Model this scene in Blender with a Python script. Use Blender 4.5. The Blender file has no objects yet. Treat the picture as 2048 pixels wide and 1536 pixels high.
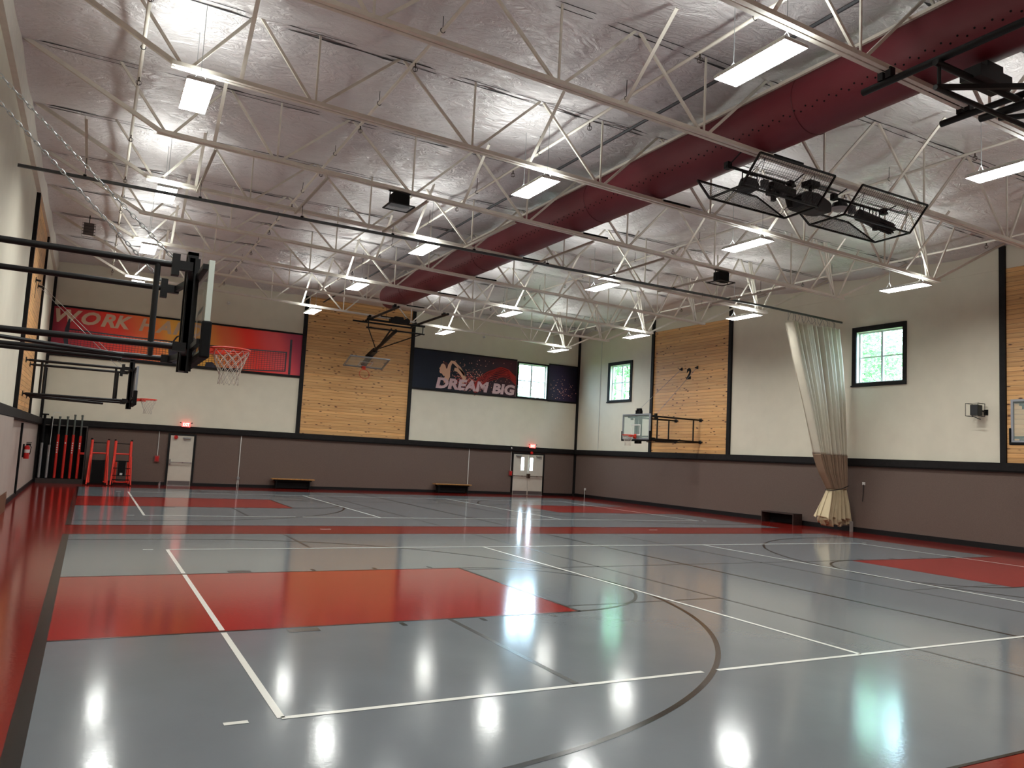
import bpy, bmesh, math, random
from mathutils import Vector, Matrix, noise
C = bpy.context.scene.collection
SC = bpy.context.scene
PI = math.pi
R_ = math.radians

# ------------------------------------------------------------ camera, world, exposure
FPX, CAM = 1556.34, Vector((-1.337, -5.6052, 1.8763))
YAW, PITCH, ROLL = 0.4921, 0.0935, 0.0523
f = Vector((math.sin(YAW)*math.cos(PITCH), math.cos(YAW)*math.cos(PITCH), math.sin(PITCH)))
r = Vector((math.cos(YAW), -math.sin(YAW), 0))
u = r.cross(f)
r2 = r*math.cos(ROLL) + u*math.sin(ROLL)
u2 = -r*math.sin(ROLL) + u*math.cos(ROLL)
cd = bpy.data.cameras.new('camera'); cam = bpy.data.objects.new('camera', cd); C.objects.link(cam)
M = Matrix((r2, u2, -f)).transposed().to_4x4(); M.translation = CAM
cam.matrix_world = M
cd.sensor_width = 36; cd.lens = FPX/2048*36; cd.clip_start = 0.05; cd.clip_end = 300
SC.camera = cam
SC.view_settings.view_transform = 'Standard'; SC.view_settings.look = 'None'
SC.view_settings.gamma = 1; SC.view_settings.use_curve_mapping = False
SC.view_settings.exposure = 1.08
LAMP_DOWN, LAMP_UP, SKY = 60.0, 24.0, 11.0
w = bpy.data.worlds.new('sky'); SC.world = w; w.use_nodes = True
bg = w.node_tree.nodes['Background']; bg.inputs[0].default_value = (0.62, 0.82, 1.0, 1); bg.inputs[1].default_value = SKY
SC.cycles.max_bounces = 7; SC.cycles.diffuse_bounces = 4; SC.cycles.glossy_bounces = 4
SC.cycles.transparent_max_bounces = 12; SC.cycles.sample_clamp_indirect = 6
SC.cycles.use_denoising = True; SC.cycles.caustics_reflective = False; SC.cycles.caustics_refractive = False

# ------------------------------------------------------------ room numbers (metres)
XL, XR, YB, YF, ZW = -3.08, 21.26, 29.06, -9.0, 8.95
def zch(x): return 7.53 - (x+0.73)*0.02505           # underside line of the bottom chords
TRY = [6.96 + 2.99*k for k in range(-3, 7)]
BAND0, BAND1 = 2.21, 2.43

# ------------------------------------------------------------ materials
def lin(c): 
    return tuple(((v/255)/12.92 if v/255 <= .04045 else ((v/255+.055)/1.055)**2.4) for v in c)
MATS = {}
def mat(name, col, rough=.6, metal=0, spec=.5, emit=0, alpha=1, bump=0, bscale=40, var=0, vscale=3, coat=0):
    if name in MATS: return MATS[name]
    m = bpy.data.materials.new(name); m.use_nodes = True; nt = m.node_tree
    b = nt.nodes['Principled BSDF']; c = (*lin(col), 1)
    b.inputs['Base Color'].default_value = c; b.inputs['Roughness'].default_value = rough
    b.inputs['Metallic'].default_value = metal; b.inputs['Specular IOR Level'].default_value = spec
    b.inputs['Alpha'].default_value = alpha; b.inputs['Coat Weight'].default_value = coat
    if emit: b.inputs['Emission Color'].default_value = c; b.inputs['Emission Strength'].default_value = emit
    if var or bump:
        g = nt.nodes.new('ShaderNodeNewGeometry')
    if var:
        n = nt.nodes.new('ShaderNodeTexNoise'); n.inputs['Scale'].default_value = vscale; n.inputs['Detail'].default_value = 6
        nt.links.new(g.outputs['Position'], n.inputs['Vector'])
        rp = nt.nodes.new('ShaderNodeValToRGB'); e = rp.color_ramp.elements
        e[0].position = .3; e[1].position = .7
        e[0].color = tuple(max(0, v*(1-var)) for v in c[:3])+(1,); e[1].color = tuple(min(1, v*(1+var)) for v in c[:3])+(1,)
        nt.links.new(n.outputs['Fac'], rp.inputs['Fac']); nt.links.new(rp.outputs['Color'], b.inputs['Base Color'])
    if bump:
        n = nt.nodes.new('ShaderNodeTexNoise'); n.inputs['Scale'].default_value = bscale; n.inputs['Detail'].default_value = 4
        nt.links.new(g.outputs['Position'], n.inputs['Vector'])
        bp = nt.nodes.new('ShaderNodeBump'); bp.inputs['Strength'].default_value = bump; bp.inputs['Distance'].default_value = .01
        nt.links.new(n.outputs['Fac'], bp.inputs['Height']); nt.links.new(bp.outputs['Normal'], b.inputs['Normal'])
    MATS[name] = m
    return m
def nodes(m):
    nt = m.node_tree; return nt, nt.nodes, nt.links, nt.nodes['Principled BSDF']
def math_node(N, op, a=None, b=None):
    n = N.new('ShaderNodeMath'); n.operation = op
    if a is not None: n.inputs[0].default_value = a
    if b is not None: n.inputs[1].default_value = b
    return n

BLACK = mat('black_metal', (9, 9, 10), .5, .0, .3)
MATTE_BLACK = mat('matte_black', (10, 10, 11), .8, 0, .2)
TRUSS = mat('cream_steel_paint', (214, 206, 194), .5, var=.06, vscale=5)
WHITE = mat('white_paint', (205, 205, 200), .5)
SILVER = mat('galvanised_steel', (165, 168, 170), .35, .8)
CHROME = mat('chrome', (190, 192, 195), .22, .9)
GREYM = mat('grey_frame_metal', (150, 155, 162), .4, .5)
FRAME_TRIM = mat('black_stained_timber', (19, 16, 16), .7, 0, .25, bump=.3, bscale=14, var=.4, vscale=9)
BEIGE = mat('beige_wall_paint', (214, 207, 188), .75, bump=.08, bscale=60, var=.03, vscale=2)
FABRIC = mat('brown_wall_fabric', (100, 84, 76), .9, bump=.5, bscale=160, var=.10, vscale=60)
PALEPANEL = mat('pale_lower_wall_panel', (160, 146, 136), .6, var=.05, vscale=2)
BASEB = mat('black_rubber_base', (8, 7, 8), .6, 0, .3)
DOORM = mat('white_door_paint', (198, 192, 178), .45, var=.03, vscale=4)
KICK = mat('steel_kick_plate', (120, 116, 116), .35, .7)
ORANGE = mat('orange_rim_paint', (205, 52, 28), .45)
REDPOLE = mat('red_steel_paint', (190, 36, 26), .4)
REDSTAND = mat('red_orange_padding', (214, 50, 32), .55)
CORD = mat('white_net_cord', (190, 182, 170), .9)
GLASS = mat('backboard_glass', (190, 215, 208), .05, alpha=.22)
REDPLAST = mat('red_plastic', (185, 25, 22), .4)
STRAPM = mat('dark_strap', (28, 24, 26), .8)

def light_mat(name, col, s):
    m = bpy.data.materials.new(name); m.use_nodes = True; nt = m.node_tree
    nt.nodes.remove(nt.nodes['Principled BSDF']); e = nt.nodes.new('ShaderNodeEmission')
    e.inputs[0].default_value = (*col, 1); e.inputs[1].default_value = s
    nt.links.new(e.outputs[0], nt.nodes['Material Output'].inputs[0]); return m
LAMPM = light_mat('fluorescent_diffuser', (.98, 1, .97), LAMP_DOWN)
UPM = light_mat('fluorescent_uplight', (.93, 1, .96), LAMP_UP)
EXITM = light_mat('exit_sign_glow', (1, .10, .09), 1.4)
EXITL = light_mat('exit_letters_glow', (1, .55, .42), 2.2)

def wood_mat(name, base, dark, along):
    m = mat(name, base, .5); nt, N, L, b = nodes(m)
    g = N.new('ShaderNodeNewGeometry'); sp = N.new('ShaderNodeSeparateXYZ'); L.new(g.outputs['Position'], sp.inputs[0])
    a = math_node(N, 'ADD'); L.new(sp.outputs[0], a.inputs[0]); L.new(sp.outputs[1], a.inputs[1])
    zs = math_node(N, 'DIVIDE', b=.135); L.new(sp.outputs[2], zs.inputs[0])
    fl = math_node(N, 'FLOOR'); L.new(zs.outputs[0], fl.inputs[0])
    fr = math_node(N, 'FRACT'); L.new(zs.outputs[0], fr.inputs[0])
    off = math_node(N, 'MULTIPLY', b=7.31); L.new(fl.outputs[0], off.inputs[0])
    ax = math_node(N, 'ADD'); L.new(a.outputs[0], ax.inputs[0]); L.new(off.outputs[0], ax.inputs[1])
    cmb = N.new('ShaderNodeCombineXYZ'); L.new(ax.outputs[0], cmb.inputs[0]); L.new(sp.outputs[2], cmb.inputs[1]); L.new(fl.outputs[0], cmb.inputs[2])
    mp = N.new('ShaderNodeMapping'); mp.inputs['Scale'].default_value = (.8, 26, 3); L.new(cmb.outputs[0], mp.inputs[0])
    n1 = N.new('ShaderNodeTexNoise'); n1.inputs['Scale'].default_value = 1.3; n1.inputs['Detail'].default_value = 7; n1.inputs['Distortion'].default_value = .6
    L.new(mp.outputs[0], n1.inputs['Vector'])
    r1 = N.new('ShaderNodeValToRGB'); e = r1.color_ramp.elements; e[0].position = .30; e[1].position = .62
    e[0].color = (*lin(dark), 1); e[1].color = (*lin(base), 1); L.new(n1.outputs['Fac'], r1.inputs[0])
    # plank tone
    wn = N.new('ShaderNodeTexWhiteNoise'); wn.noise_dimensions = '1D'; L.new(fl.outputs[0], wn.inputs['W'])
    mr = N.new('ShaderNodeMapRange'); mr.inputs[3].default_value = .80; mr.inputs[4].default_value = 1.05; L.new(wn.outputs['Value'], mr.inputs[0])
    hs = N.new('ShaderNodeHueSaturation'); L.new(r1.outputs[0], hs.inputs['Color']); L.new(mr.outputs[0], hs.inputs['Value'])
    # knots
    mp2 = N.new('ShaderNodeMapping'); mp2.inputs['Scale'].default_value = (2.6, 7.4, 1); L.new(cmb.outputs[0], mp2.inputs[0])
    vo = N.new('ShaderNodeTexVoronoi'); vo.inputs['Scale'].default_value = 1; vo.inputs['Randomness'].default_value = 1; L.new(mp2.outputs[0], vo.inputs['Vector'])
    r2_ = N.new('ShaderNodeValToRGB'); e = r2_.color_ramp.elements; e[0].position = .10; e[1].position = .22; e[0].color = (0, 0, 0, 1); e[1].color = (1, 1, 1, 1)
    L.new(vo.outputs['Distance'], r2_.inputs[0])
    mx = N.new('ShaderNodeMix'); mx.data_type = 'RGBA'; mx.inputs['A'].default_value = (*lin((78, 38, 16)), 1)
    L.new(r2_.outputs[0], mx.inputs['Factor']); L.new(hs.outputs[0], mx.inputs['B'])
    # groove line
    gr = math_node(N, 'LESS_THAN', b=.075); L.new(fr.outputs[0], gr.inputs[0])
    mx2 = N.new('ShaderNodeMix'); mx2.data_type = 'RGBA'; mx2.inputs['B'].default_value = (*lin((84, 46, 22)), 1)
    gm = math_node(N, 'MULTIPLY', b=.75); L.new(gr.outputs[0], gm.inputs[0])
    L.new(gm.outputs[0], mx2.inputs['Factor']); L.new(mx.outputs['Result'], mx2.inputs['A'])
    L.new(mx2.outputs['Result'], b.inputs['Base Color'])
    bp = N.new('ShaderNodeBump'); bp.invert = True; bp.inputs['Strength'].default_value = .6; bp.inputs['Distance'].default_value = .01
    L.new(gr.outputs[0], bp.inputs['Height']); L.new(bp.outputs[0], b.inputs['Normal'])
    return m
WOOD = wood_mat('knotty_pine_planks', (226, 178, 118), (204, 146, 86), 0)

def floor_mat(name, col, rough=.12, var=.05):
    m = mat(name, col, rough, spec=.44, var=var, vscale=1.2, coat=.0); nt, N, L, b = nodes(m)
    g = N.new('ShaderNodeNewGeometry')
    n = N.new('ShaderNodeTexNoise'); n.inputs['Scale'].default_value = 22; n.inputs['Detail'].default_value = 3
    L.new(g.outputs['Position'], n.inputs['Vector'])
    bp = N.new('ShaderNodeBump'); bp.inputs['Strength'].default_value = .10; bp.inputs['Distance'].default_value = .004
    L.new(n.outputs['Fac'], bp.inputs['Height']); L.new(bp.outputs[0], b.inputs['Normal'])
    return m
F_RED = floor_mat('red_court_floor', (122, 28, 22)); F_GREY = floor_mat('grey_court_floor', (110, 116, 120))
F_KEY = floor_mat('red_key_paint', (146, 40, 36)); F_WHITE = floor_mat('white_line_paint', (226, 226, 218), .2, .02)
F_BLACK = floor_mat('black_line_paint', (12, 11, 11), .2, .02); F_DULL = floor_mat('grey_line_paint', (56, 58, 60), .2, .02)

def ceiling_mat():
    m = mat('silver_insulation_film', (196, 184, 186), .36, .30, .6); nt, N, L, b = nodes(m)
    g = N.new('ShaderNodeNewGeometry')
    n0 = N.new('ShaderNodeTexNoise'); n0.inputs['Scale'].default_value = .7; n0.inputs['Detail'].default_value = 3; L.new(g.outputs['Position'], n0.inputs['Vector'])
    mp = N.new('ShaderNodeMapping'); mp.inputs['Scale'].default_value = (1.6, 3.6, 1); L.new(g.outputs['Position'], mp.inputs[0])
    n = N.new('ShaderNodeTexNoise'); n.inputs['Scale'].default_value = 1.6; n.inputs['Detail'].default_value = 8; n.inputs['Roughness'].default_value = .55; n.inputs['Distortion'].default_value = 1.8
    L.new(mp.outputs[0], n.inputs['Vector'])
    v = N.new('ShaderNodeTexVoronoi'); v.feature = 'SMOOTH_F1'; v.inputs['Scale'].default_value = 1.5; L.new(n.outputs['Color'], v.inputs['Vector'])
    ad = math_node(N, 'MULTIPLY_ADD'); ad.inputs[1].default_value = .4; L.new(v.outputs['Distance'], ad.inputs[0]); L.new(n.outputs['Fac'], ad.inputs[2])
    bp = N.new('ShaderNodeBump'); bp.inputs['Strength'].default_value = .75; bp.inputs['Distance'].default_value = .09
    L.new(ad.outputs[0], bp.inputs['Height']); L.new(bp.outputs[0], b.inputs['Normal'])
    rp = N.new('ShaderNodeValToRGB'); e = rp.color_ramp.elements; e[0].color = (*lin((198, 190, 190)), 1); e[1].color = (*lin((228, 222, 222)), 1)
    L.new(n0.outputs['Fac'], rp.inputs[0]); L.new(rp.outputs[0], b.inputs['Base Color'])
    return m
CEIL = ceiling_mat()

# ------------------------------------------------------------ mesh helper
class MB:
    def __init__(s): s.v = []; s.f = []; s.mi = []; s.m = 0
    def add(s, vs, fs):
        k = len(s.v); s.v += [tuple(v) for v in vs]; s.f += [tuple(i+k for i in q) for q in fs]; s.mi += [s.m]*len(fs); return s
    def box(s, a, b):
        x0, y0, z0 = [min(p, q) for p, q in zip(a, b)]; x1, y1, z1 = [max(p, q) for p, q in zip(a, b)]
        return s.add([(x0,y0,z0),(x1,y0,z0),(x1,y1,z0),(x0,y1,z0),(x0,y0,z1),(x1,y0,z1),(x1,y1,z1),(x0,y1,z1)],
                     [(0,3,2,1),(4,5,6,7),(0,1,5,4),(1,2,6,5),(2,3,7,6),(3,0,4,7)])
    def basis(s, p0, p1, up=None):
        d = (p1-p0).normalized(); up = Vector(up) if up else (Vector((0,0,1)) if abs(d.z) < .95 else Vector((1,0,0)))
        a = d.cross(up).normalized(); b = a.cross(d).normalized(); return d, a, b
    def bar(s, p0, p1, wd, h, up=None, da=0, db=0):
        p0 = Vector(p0); p1 = Vector(p1); d, a, b = s.basis(p0, p1, up); o = a*da + b*db
        vs = []
        for p in (p0, p1):
            for i, j in ((-1,-1),(1,-1),(1,1),(-1,1)): vs.append(p+o+a*(i*wd/2)+b*(j*h/2))
        return s.add(vs, [(3,2,1,0),(4,5,6,7),(0,1,5,4),(1,2,6,5),(2,3,7,6),(3,0,4,7)])
    def angle(s, p0, p1, wd, t=.008, up=None):
        s.bar(p0, p1, t, wd, up, da=-wd/2); s.bar(p0, p1, wd, t, up, db=-wd/2); return s
    def tube(s, p0, p1, r0, n=8, r1=None, caps=True):
        p0 = Vector(p0); p1 = Vector(p1); r1 = r0 if r1 is None else r1; d, a, b = s.basis(p0, p1)
        vs = []
        for p, rr in ((p0, r0), (p1, r1)):
            for i in range(n): t = 2*PI*i/n; vs.append(p + a*math.cos(t)*rr + b*math.sin(t)*rr)
        fs = [(i, (i+1) % n, n+(i+1) % n, n+i) for i in range(n)]
        if caps: fs += [tuple(range(n))[::-1], tuple(range(n, 2*n))]
        return s.add(vs, fs)
    def path(s, pts, rr, n=6, closed=False):
        pts = [Vector(p) for p in pts]; m = len(pts); vs = []; up = None
        for i, p in enumerate(pts):
            q0 = pts[i-1] if (i or closed) else p; q1 = pts[(i+1) % m] if (i < m-1 or closed) else p
            d = (q1-q0).normalized()
            if up is None: up = Vector((0,0,1)) if abs(d.z) < .9 else Vector((1,0,0))
            a = d.cross(up).normalized(); b = a.cross(d).normalized(); up = b
            for k in range(n): t = 2*PI*k/n; vs.append(p + a*math.cos(t)*rr + b*math.sin(t)*rr)
        fs = []
        for i in range(m if closed else m-1):
            j = (i+1) % m
            for k in range(n): fs.append((i*n+k, i*n+(k+1) % n, j*n+(k+1) % n, j*n+k))
        if not closed: fs += [tuple(range(n))[::-1], tuple(range((m-1)*n, m*n))]
        return s.add(vs, fs)
    def ring(s, c, rad, rr, nx=(1,0,0), ny=(0,1,0), n=24, k=6, a0=0, a1=2*PI):
        c = Vector(c); nx = Vector(nx); ny = Vector(ny); full = abs(a1-a0-2*PI) < 1e-6
        m = n if full else n+1
        return s.path([c+nx*math.cos(a0+(a1-a0)*i/n)*rad+ny*math.sin(a0+(a1-a0)*i/n)*rad for i in range(m)], rr, k, full)
    def prism(s, poly, org, U, V, t):
        # flat outline in the U,V plane from org, thickness t along U x V
        org = Vector(org); U = Vector(U); V = Vector(V); N = U.cross(V).normalized(); n = len(poly)
        vs = [org+U*p[0]+V*p[1] for p in poly] + [org+U*p[0]+V*p[1]+N*t for p in poly]
        return s.add(vs, [tuple(range(n))[::-1], tuple(range(n, 2*n))] + [(i, (i+1) % n, n+(i+1) % n, n+i) for i in range(n)])
    def build(s, name, ms, parent=None, org=(0,0,0), smooth=False, bevel=0, label=None):
        me = bpy.data.meshes.new(name); o = Vector(org)
        me.from_pydata([tuple(Vector(v)-o) for v in s.v], [], s.f)
        ms = ms if isinstance(ms, (list, tuple)) else [ms]
        for m in ms: me.materials.append(m)
        if len(ms) > 1: me.polygons.foreach_set('material_index', s.mi)
        bm = bmesh.new(); bm.from_mesh(me); bmesh.ops.recalc_face_normals(bm, faces=bm.faces); bm.to_mesh(me); bm.free()
        if smooth:
            me.polygons.foreach_set('use_smooth', [True]*len(me.polygons))
            me.set_sharp_from_angle(angle=R_(40))
        ob = bpy.data.objects.new(name, me); C.objects.link(ob)
        if parent is not None: ob.parent = parent
        else: ob.location = o
        if bevel:
            md = ob.modifiers.new('bevel', 'BEVEL'); md.width = bevel; md.segments = 2; md.limit_method = 'ANGLE'
        if label: ob['label'] = label
        return ob
def tag(o, label=None, cat=None, group=None, kind=None):
    if label: o['label'] = label
    if cat: o['category'] = cat
    if group: o['group'] = group
    if kind: o['kind'] = kind
    return o
def thing(name, label, cat, loc=(0,0,0), rz=0, group=None):
    o = bpy.data.objects.new(name, None); C.objects.link(o); o.location = loc; o.rotation_euler = (0, 0, rz); o.empty_display_size = .1
    return tag(o, label, cat, group)
def copy_tree(o, loc, rz=None, label=None, parent=None):
    c = o.copy(); C.objects.link(c)
    if parent is not None: c.parent = parent
    if loc is not None: c.location = loc
    if rz is not None: c.rotation_euler = (0, 0, rz)
    if label: c['label'] = label
    for ch in list(o.children): copy_tree(ch, None, parent=c)
    return c
def struct(mb, name, ms, parent=None, **k):
    o = mb.build(name, ms, parent, **k)
    if parent is None: o['kind'] = 'structure'
    return o
def text_polys(txt, size, bold=.0, shear=0, thick=.004, xs=1.0):
    cu = bpy.data.curves.new('lettering', 'FONT'); cu.body = txt; cu.size = size; cu.offset = bold; cu.shear = shear; cu.extrude = thick/2; cu.resolution_u = 3
    ob = bpy.data.objects.new('lettering', cu); C.objects.link(ob); bpy.context.view_layer.update()
    me = bpy.data.meshes.new_from_object(ob.evaluated_get(bpy.context.evaluated_depsgraph_get()))
    bpy.data.objects.remove(ob)
    vs = [v.co.copy() for v in me.vertices]; fs = [tuple(p.vertices) for p in me.polygons]
    x0 = min(v.x for v in vs); vs = [Vector(((v.x-x0)*xs, v.y, v.z)) for v in vs]
    return vs, fs
def put_text(mb, txt, height, org, U, V, bold=0, shear=0, thick=.006, width=None):
    vs, fs = text_polys(txt, 1, bold, shear, .01)
    y0 = min(v.y for v in vs); y1 = max(v.y for v in vs); x1 = max(v.x for v in vs)
    s = height/(y1-y0); sx = s if width is None else width/x1
    org = Vector(org); U = Vector(U); V = Vector(V); N = U.cross(V)
    mb.add([org+U*(v.x*sx)+V*((v.y-y0)*s)+N*(v.z/.01*thick) for v in vs], fs)

# ------------------------------------------------------------ room shell
def wall_cells(mb, us, zs, holes, place, matidx):
    us = sorted(set(us)); zs = sorted(set(zs))
    for a, b in zip(us, us[1:]):
        for c, d in zip(zs, zs[1:]):
            mu, mz = (a+b)/2, (c+d)/2
            if any(h[0] < mu < h[1] and h[2] < mz < h[3] for h in holes): continue
            mb.m = matidx(mu, mz); place(a, b, c, d)
T = .22
# back wall (window_1, door_2 panes)
WB = (17.58, 19.28, 4.96, 6.67)          # glass opening in the back wall
VL = [(17.99, 18.17, 1.24, 1.88), (18.50, 18.68, 1.24, 1.88)]
b = MB(); hs = [WB, (17.75, 19.08, 1.1, 1.95)]
wall_cells(b, [XL-T, XR+T]+[h[i] for h in hs for i in (0,1)], [0, 2.3, ZW]+[h[i] for h in hs for i in (2,3)], hs,
           lambda a, c, d, e: b.box((a, YB, d), (c, YB+T, e)), lambda q, z: 1 if z < 2.3 else 0)
struct(b, 'wall_back', [BEIGE, FABRIC])
W1 = (24.53, 26.18, 4.93, 6.66); W2 = (10.21, 11.93, 4.96, 6.69)
b = MB(); hs = [W1, W2]
wall_cells(b, [YF, YB]+[h[i] for h in hs for i in (0,1)], [0, 2.3, ZW]+[h[i] for h in hs for i in (2,3)], hs,
           lambda a, c, d, e: b.box((XR, a, d), (XR+T, c, e)), lambda q, z: 1 if z < 2.3 else 0)
struct(b, 'wall_right', [BEIGE, FABRIC])
b = MB(); b.m = 0; b.box((XL-T, YF, 2.3), (XL, YB, ZW)); b.m = 1; b.box((XL-T, YF, 0), (XL, YB, 2.3))
b.m = 1; b.box((XL, 12.4, .45), (XL+.13, 16.25, 2.19)); b.m = 2; b.box((XL, 12.4, 0), (XL+.15, 16.27, .45))
struct(b, 'wall_left', [BEIGE, PALEPANEL, mat('brown_plinth', (92, 62, 40), .5)])
b = MB(); b.m = 0; b.box((XL-T, YF-T, 2.3), (XR+T, YF, ZW)); b.m = 1; b.box((XL-T, YF-T, 0), (XR+T, YF, 2.3))
struct(b, 'wall_front', [BEIGE, FABRIC])
# ceiling: insulation film sagging between the trusses
nx, ny = 260, 400; vs = []; fs = []
for j in range(ny+1):
    y = YF + (YB-YF)*j/ny; ph = ((y-TRY[0]) / 2.99) % 1.0; sag = math.sin(PI*ph)**.8
    for i in range(nx+1):
        x = XL + (XR-XL)*i/nx
        n_ = noise.noise(Vector((x*.8, y*.8, 0)))*.05 + noise.noise(Vector((x*2.3+9, y*2.9, 3)))*.03
        fold = abs(noise.noise(Vector((x*1.3, y*.45, 7))))*.05
        e = min(1, min(x-XL, XR-x)/.5)
        pur = .03*abs(math.sin(PI*(x-XL)/1.52))
        z = 8.73 - .17*sag - pur - (n_+fold)*(.35+.65*sag)*e - .06*(1-e)
        vs.append((x, y, z))
for j in range(ny):
    for i in range(nx):
        k = j*(nx+1)+i; fs.append((k, k+1, k+nx+2, k+nx+1))
b = MB(); b.add(vs, fs); b.m = 1
for yt in TRY+[TRY[-1]+2.99]:
    if yt > YB: continue
    for sg in (-1, 1):
        sv = []; m_ = 240
        for i in range(m_+1):
            x = XL+.15+(XR-XL-.3)*i/m_; q = noise.noise(Vector((x*1.1, yt+sg, 5))); y_ = yt+sg*(.075+.03*q); wd = .010+.055*max(0, noise.noise(Vector((x*.7, yt*3+sg, 1))))
            sv += [(x, y_-wd, 8.672), (x, y_+wd, 8.672)]
        b.add(sv, [(2*i, 2*i+1, 2*i+3, 2*i+2) for i in range(m_)])
ce = struct(b, 'ceiling', [CEIL, mat('seam_gap', (38, 34, 36), .8)], smooth=True)
b = MB(); b.box((XL-T, YF-T, ZW), (XR+T, YB+T, ZW+.15)); struct(b, 'trim_1', mat('roof_deck', (90, 88, 86), .7))

# floor with all of its painted courts in one mesh
b = MB(); b.m = 0; b.box((XL-T, YF-T, -.2), (XR+T, YB+T, 0))
def flat(x0, y0, x1, y1, lv, m):
    b.m = m; z = lv*.0006
    b.add([(x0,y0,z),(x1,y0,z),(x1,y1,z),(x0,y1,z)], [(0,1,2,3)])
def arc(cx, cy, rx, ry, a0, a1, wd, lv, m, n=72):
    b.m = m; z = lv*.0006; vs = []; 
    for i in range(n+1):
        t = R_(a0+(a1-a0)*i/n)
        for k in (-wd/2, wd/2): vs.append((cx+(rx+k)*math.cos(t), cy+(ry+k)*math.sin(t), z))
    b.add(vs, [(2*i, 2*i+1, 2*i+3, 2*i+2) for i in range(n)])
XA, XB = -1.53, 19.1
for yc, ylo, yhi in ((4.5, -2.36, 11.38), (20.05, 13.1, 26.75)):
    flat(XA, ylo, XB, yhi, 1, 1)
    s0, s1 = yc-4.5, yc+4.5
    if yc > 10: s0, s1 = 15.42, 24.46
    flat(XA, yc-1.8, 4.25, yc+1.83, 2, 2); flat(13.62, yc-1.85, XB, yc+1.6, 2, 2)
    # dull court lines
    for x in (6.9, 10.93): flat(x-.025, ylo, x+.025, yhi, 3, 5)
    flat(2.43, s0+.05, 2.49, yc-1.8, 3, 5); flat(2.43, yc+4.6, 2.49, yhi, 3, 5)
    flat(4.25, yc+1.6, 13.6, yc+1.65, 3, 5); flat(4.25, yc-1.48, 6.9, yc-1.43, 3, 5); flat(10.93, yc-1.62, 13.6, yc-1.58, 3, 5)
    # black basketball lines
    for yy in (yc-1.8, yc+1.83): flat(XA, yy-.02, 4.25, yy+.02, 4, 4)
    for yy in (yc-1.85, yc+1.6): flat(13.62, yy-.02, XB, yy+.02, 4, 4)
    flat(4.22, yc-1.8, 4.27, yc+1.83, 4, 4); 
    arc(4.25, yc+.02, 1.80, 1.80, -90, 90, .05, 4, 4); arc(13.62, yc-.12, 1.75, 1.73, 90, 270, .05, 4, 4)
    arc(.10, yc+.09, 5.98, 6.0, -90, 0, .055, 4, 4); arc(.10, yc+.09, 5.98, 5.93, 0, 90, .055, 4, 4); flat(XA, yc+5.99, .10, yc+6.05, 4, 4); flat(XA, yc-5.94, .10, yc-5.88, 4, 4)
    arc(17.6, yc-.05, 5.68, 5.85, 90, 270, .055, 4, 4); flat(17.6, yc+5.77, XB, yc+5.83, 4, 4); flat(17.6, yc-5.93, XB, yc-5.87, 4, 4)
    flat(8.90, ylo, 8.96, yhi, 4, 4)
    flat(XA-.09, ylo-.02, XA+.02, yhi+.02, 5, 4); 
    for yy in (ylo, yhi): flat(XA, yy-.015, XB, yy+.015, 5, 4)
    # lane blocks
    for sg, yk in ((-1, yc-1.86), (1, yc+1.9)):
        flat(.61, yk, .93, yk+sg*.15, 5, 5)
        for x in (1.85, 2.83, 3.77): flat(x-.025, yk, x+.03, yk+sg*.15, 5, 4)
    for sg, yk in ((-1, yc-1.9), (1, yc+1.66)):
        flat(17.3, yk, 17.6, yk+sg*.15, 5, 5)
        for x in (16.3, 15.2, 14.1): flat(x-.03, yk, x+.03, yk+sg*.15, 5, 4)
    # white volleyball lines
    lw = .055
    xg = .10+5.99*math.sqrt(max(0, 1-((s0-yc-.08)/5.93)**2)); flat(0, s0-lw/2, xg-.09, s0+lw/2, 6, 3); flat(xg+.09, s0-lw/2, 17.62, s0+lw/2, 6, 3)
    flat(0, s1-lw/2, 17.62, s1+lw/2, 6, 3)
    for x in (0, 6.0, 11.95, 17.58):
        if x == 0:
            for a_, c_ in ((s0, yc-1.86), (yc-1.76, yc+1.78), (yc+1.88, s1)): flat(x-lw/2, a_, x+lw/2, c_, 6, 3)
        else: flat(x-lw/2, s0, x+lw/2, s1, 6, 3)
    for yy in (s0+.0, s1): flat(-.38, yy-lw/2, -.22, yy+lw/2, 6, 3); flat(17.8, yy-lw/2, 17.95, yy+lw/2, 6, 3)
flat(3.5, 12.33, 3.75, 12.38, 6, 3); flat(13.0, 12.33, 13.3, 12.38, 6, 3)
struct(b, 'floor', [F_RED, F_GREY, F_KEY, F_WHITE, F_BLACK, F_DULL])

# trims: rails, posts, baseboards
k = [1]
def trim(*boxes, m=FRAME_TRIM):
    k[0] += 1; b = MB()
    for p, q in boxes: b.box(p, q)
    return struct(b, 'trim_%d' % k[0], m)
trim(((XL, YB-.12, BAND0), (XR, YB, BAND1)), ((XL+.02, YB-.09, BAND0-.04), (XR, YB, BAND0)))
trim(((XR-.12, YF, BAND0), (XR, YB, BAND1)), ((XR-.09, YF, BAND0-.04), (XR, YB, BAND0)))
trim(((XL, YF, BAND0), (XL+.12, YB, BAND1)), ((XL, YF, BAND0-.04), (XL+.09, YB, BAND0)))
HW = .085
for x in (6.66, 11.76): trim(((x-HW, YB-.09, BAND1), (x+HW, YB, 8.62)))
for y in (22.8, 17.84, 7.09, 2.1): trim(((XR-.09, y-HW, BAND1), (XR, y+HW, 8.62)))
for y in (22.45, 17.4): trim(((XL, y-HW, BAND1), (XL+.09, y+HW, 8.3)))
trim(((XL, YB-.10, 0), (XL+.10, YB, 8.4))); trim(((XR-.10, YB-.10, 0), (XR, YB, 8.55)))
trim(((XL, 20.6, .1), (XL+.05, 20.78, 2.12)), m=MATTE_BLACK)
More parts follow.
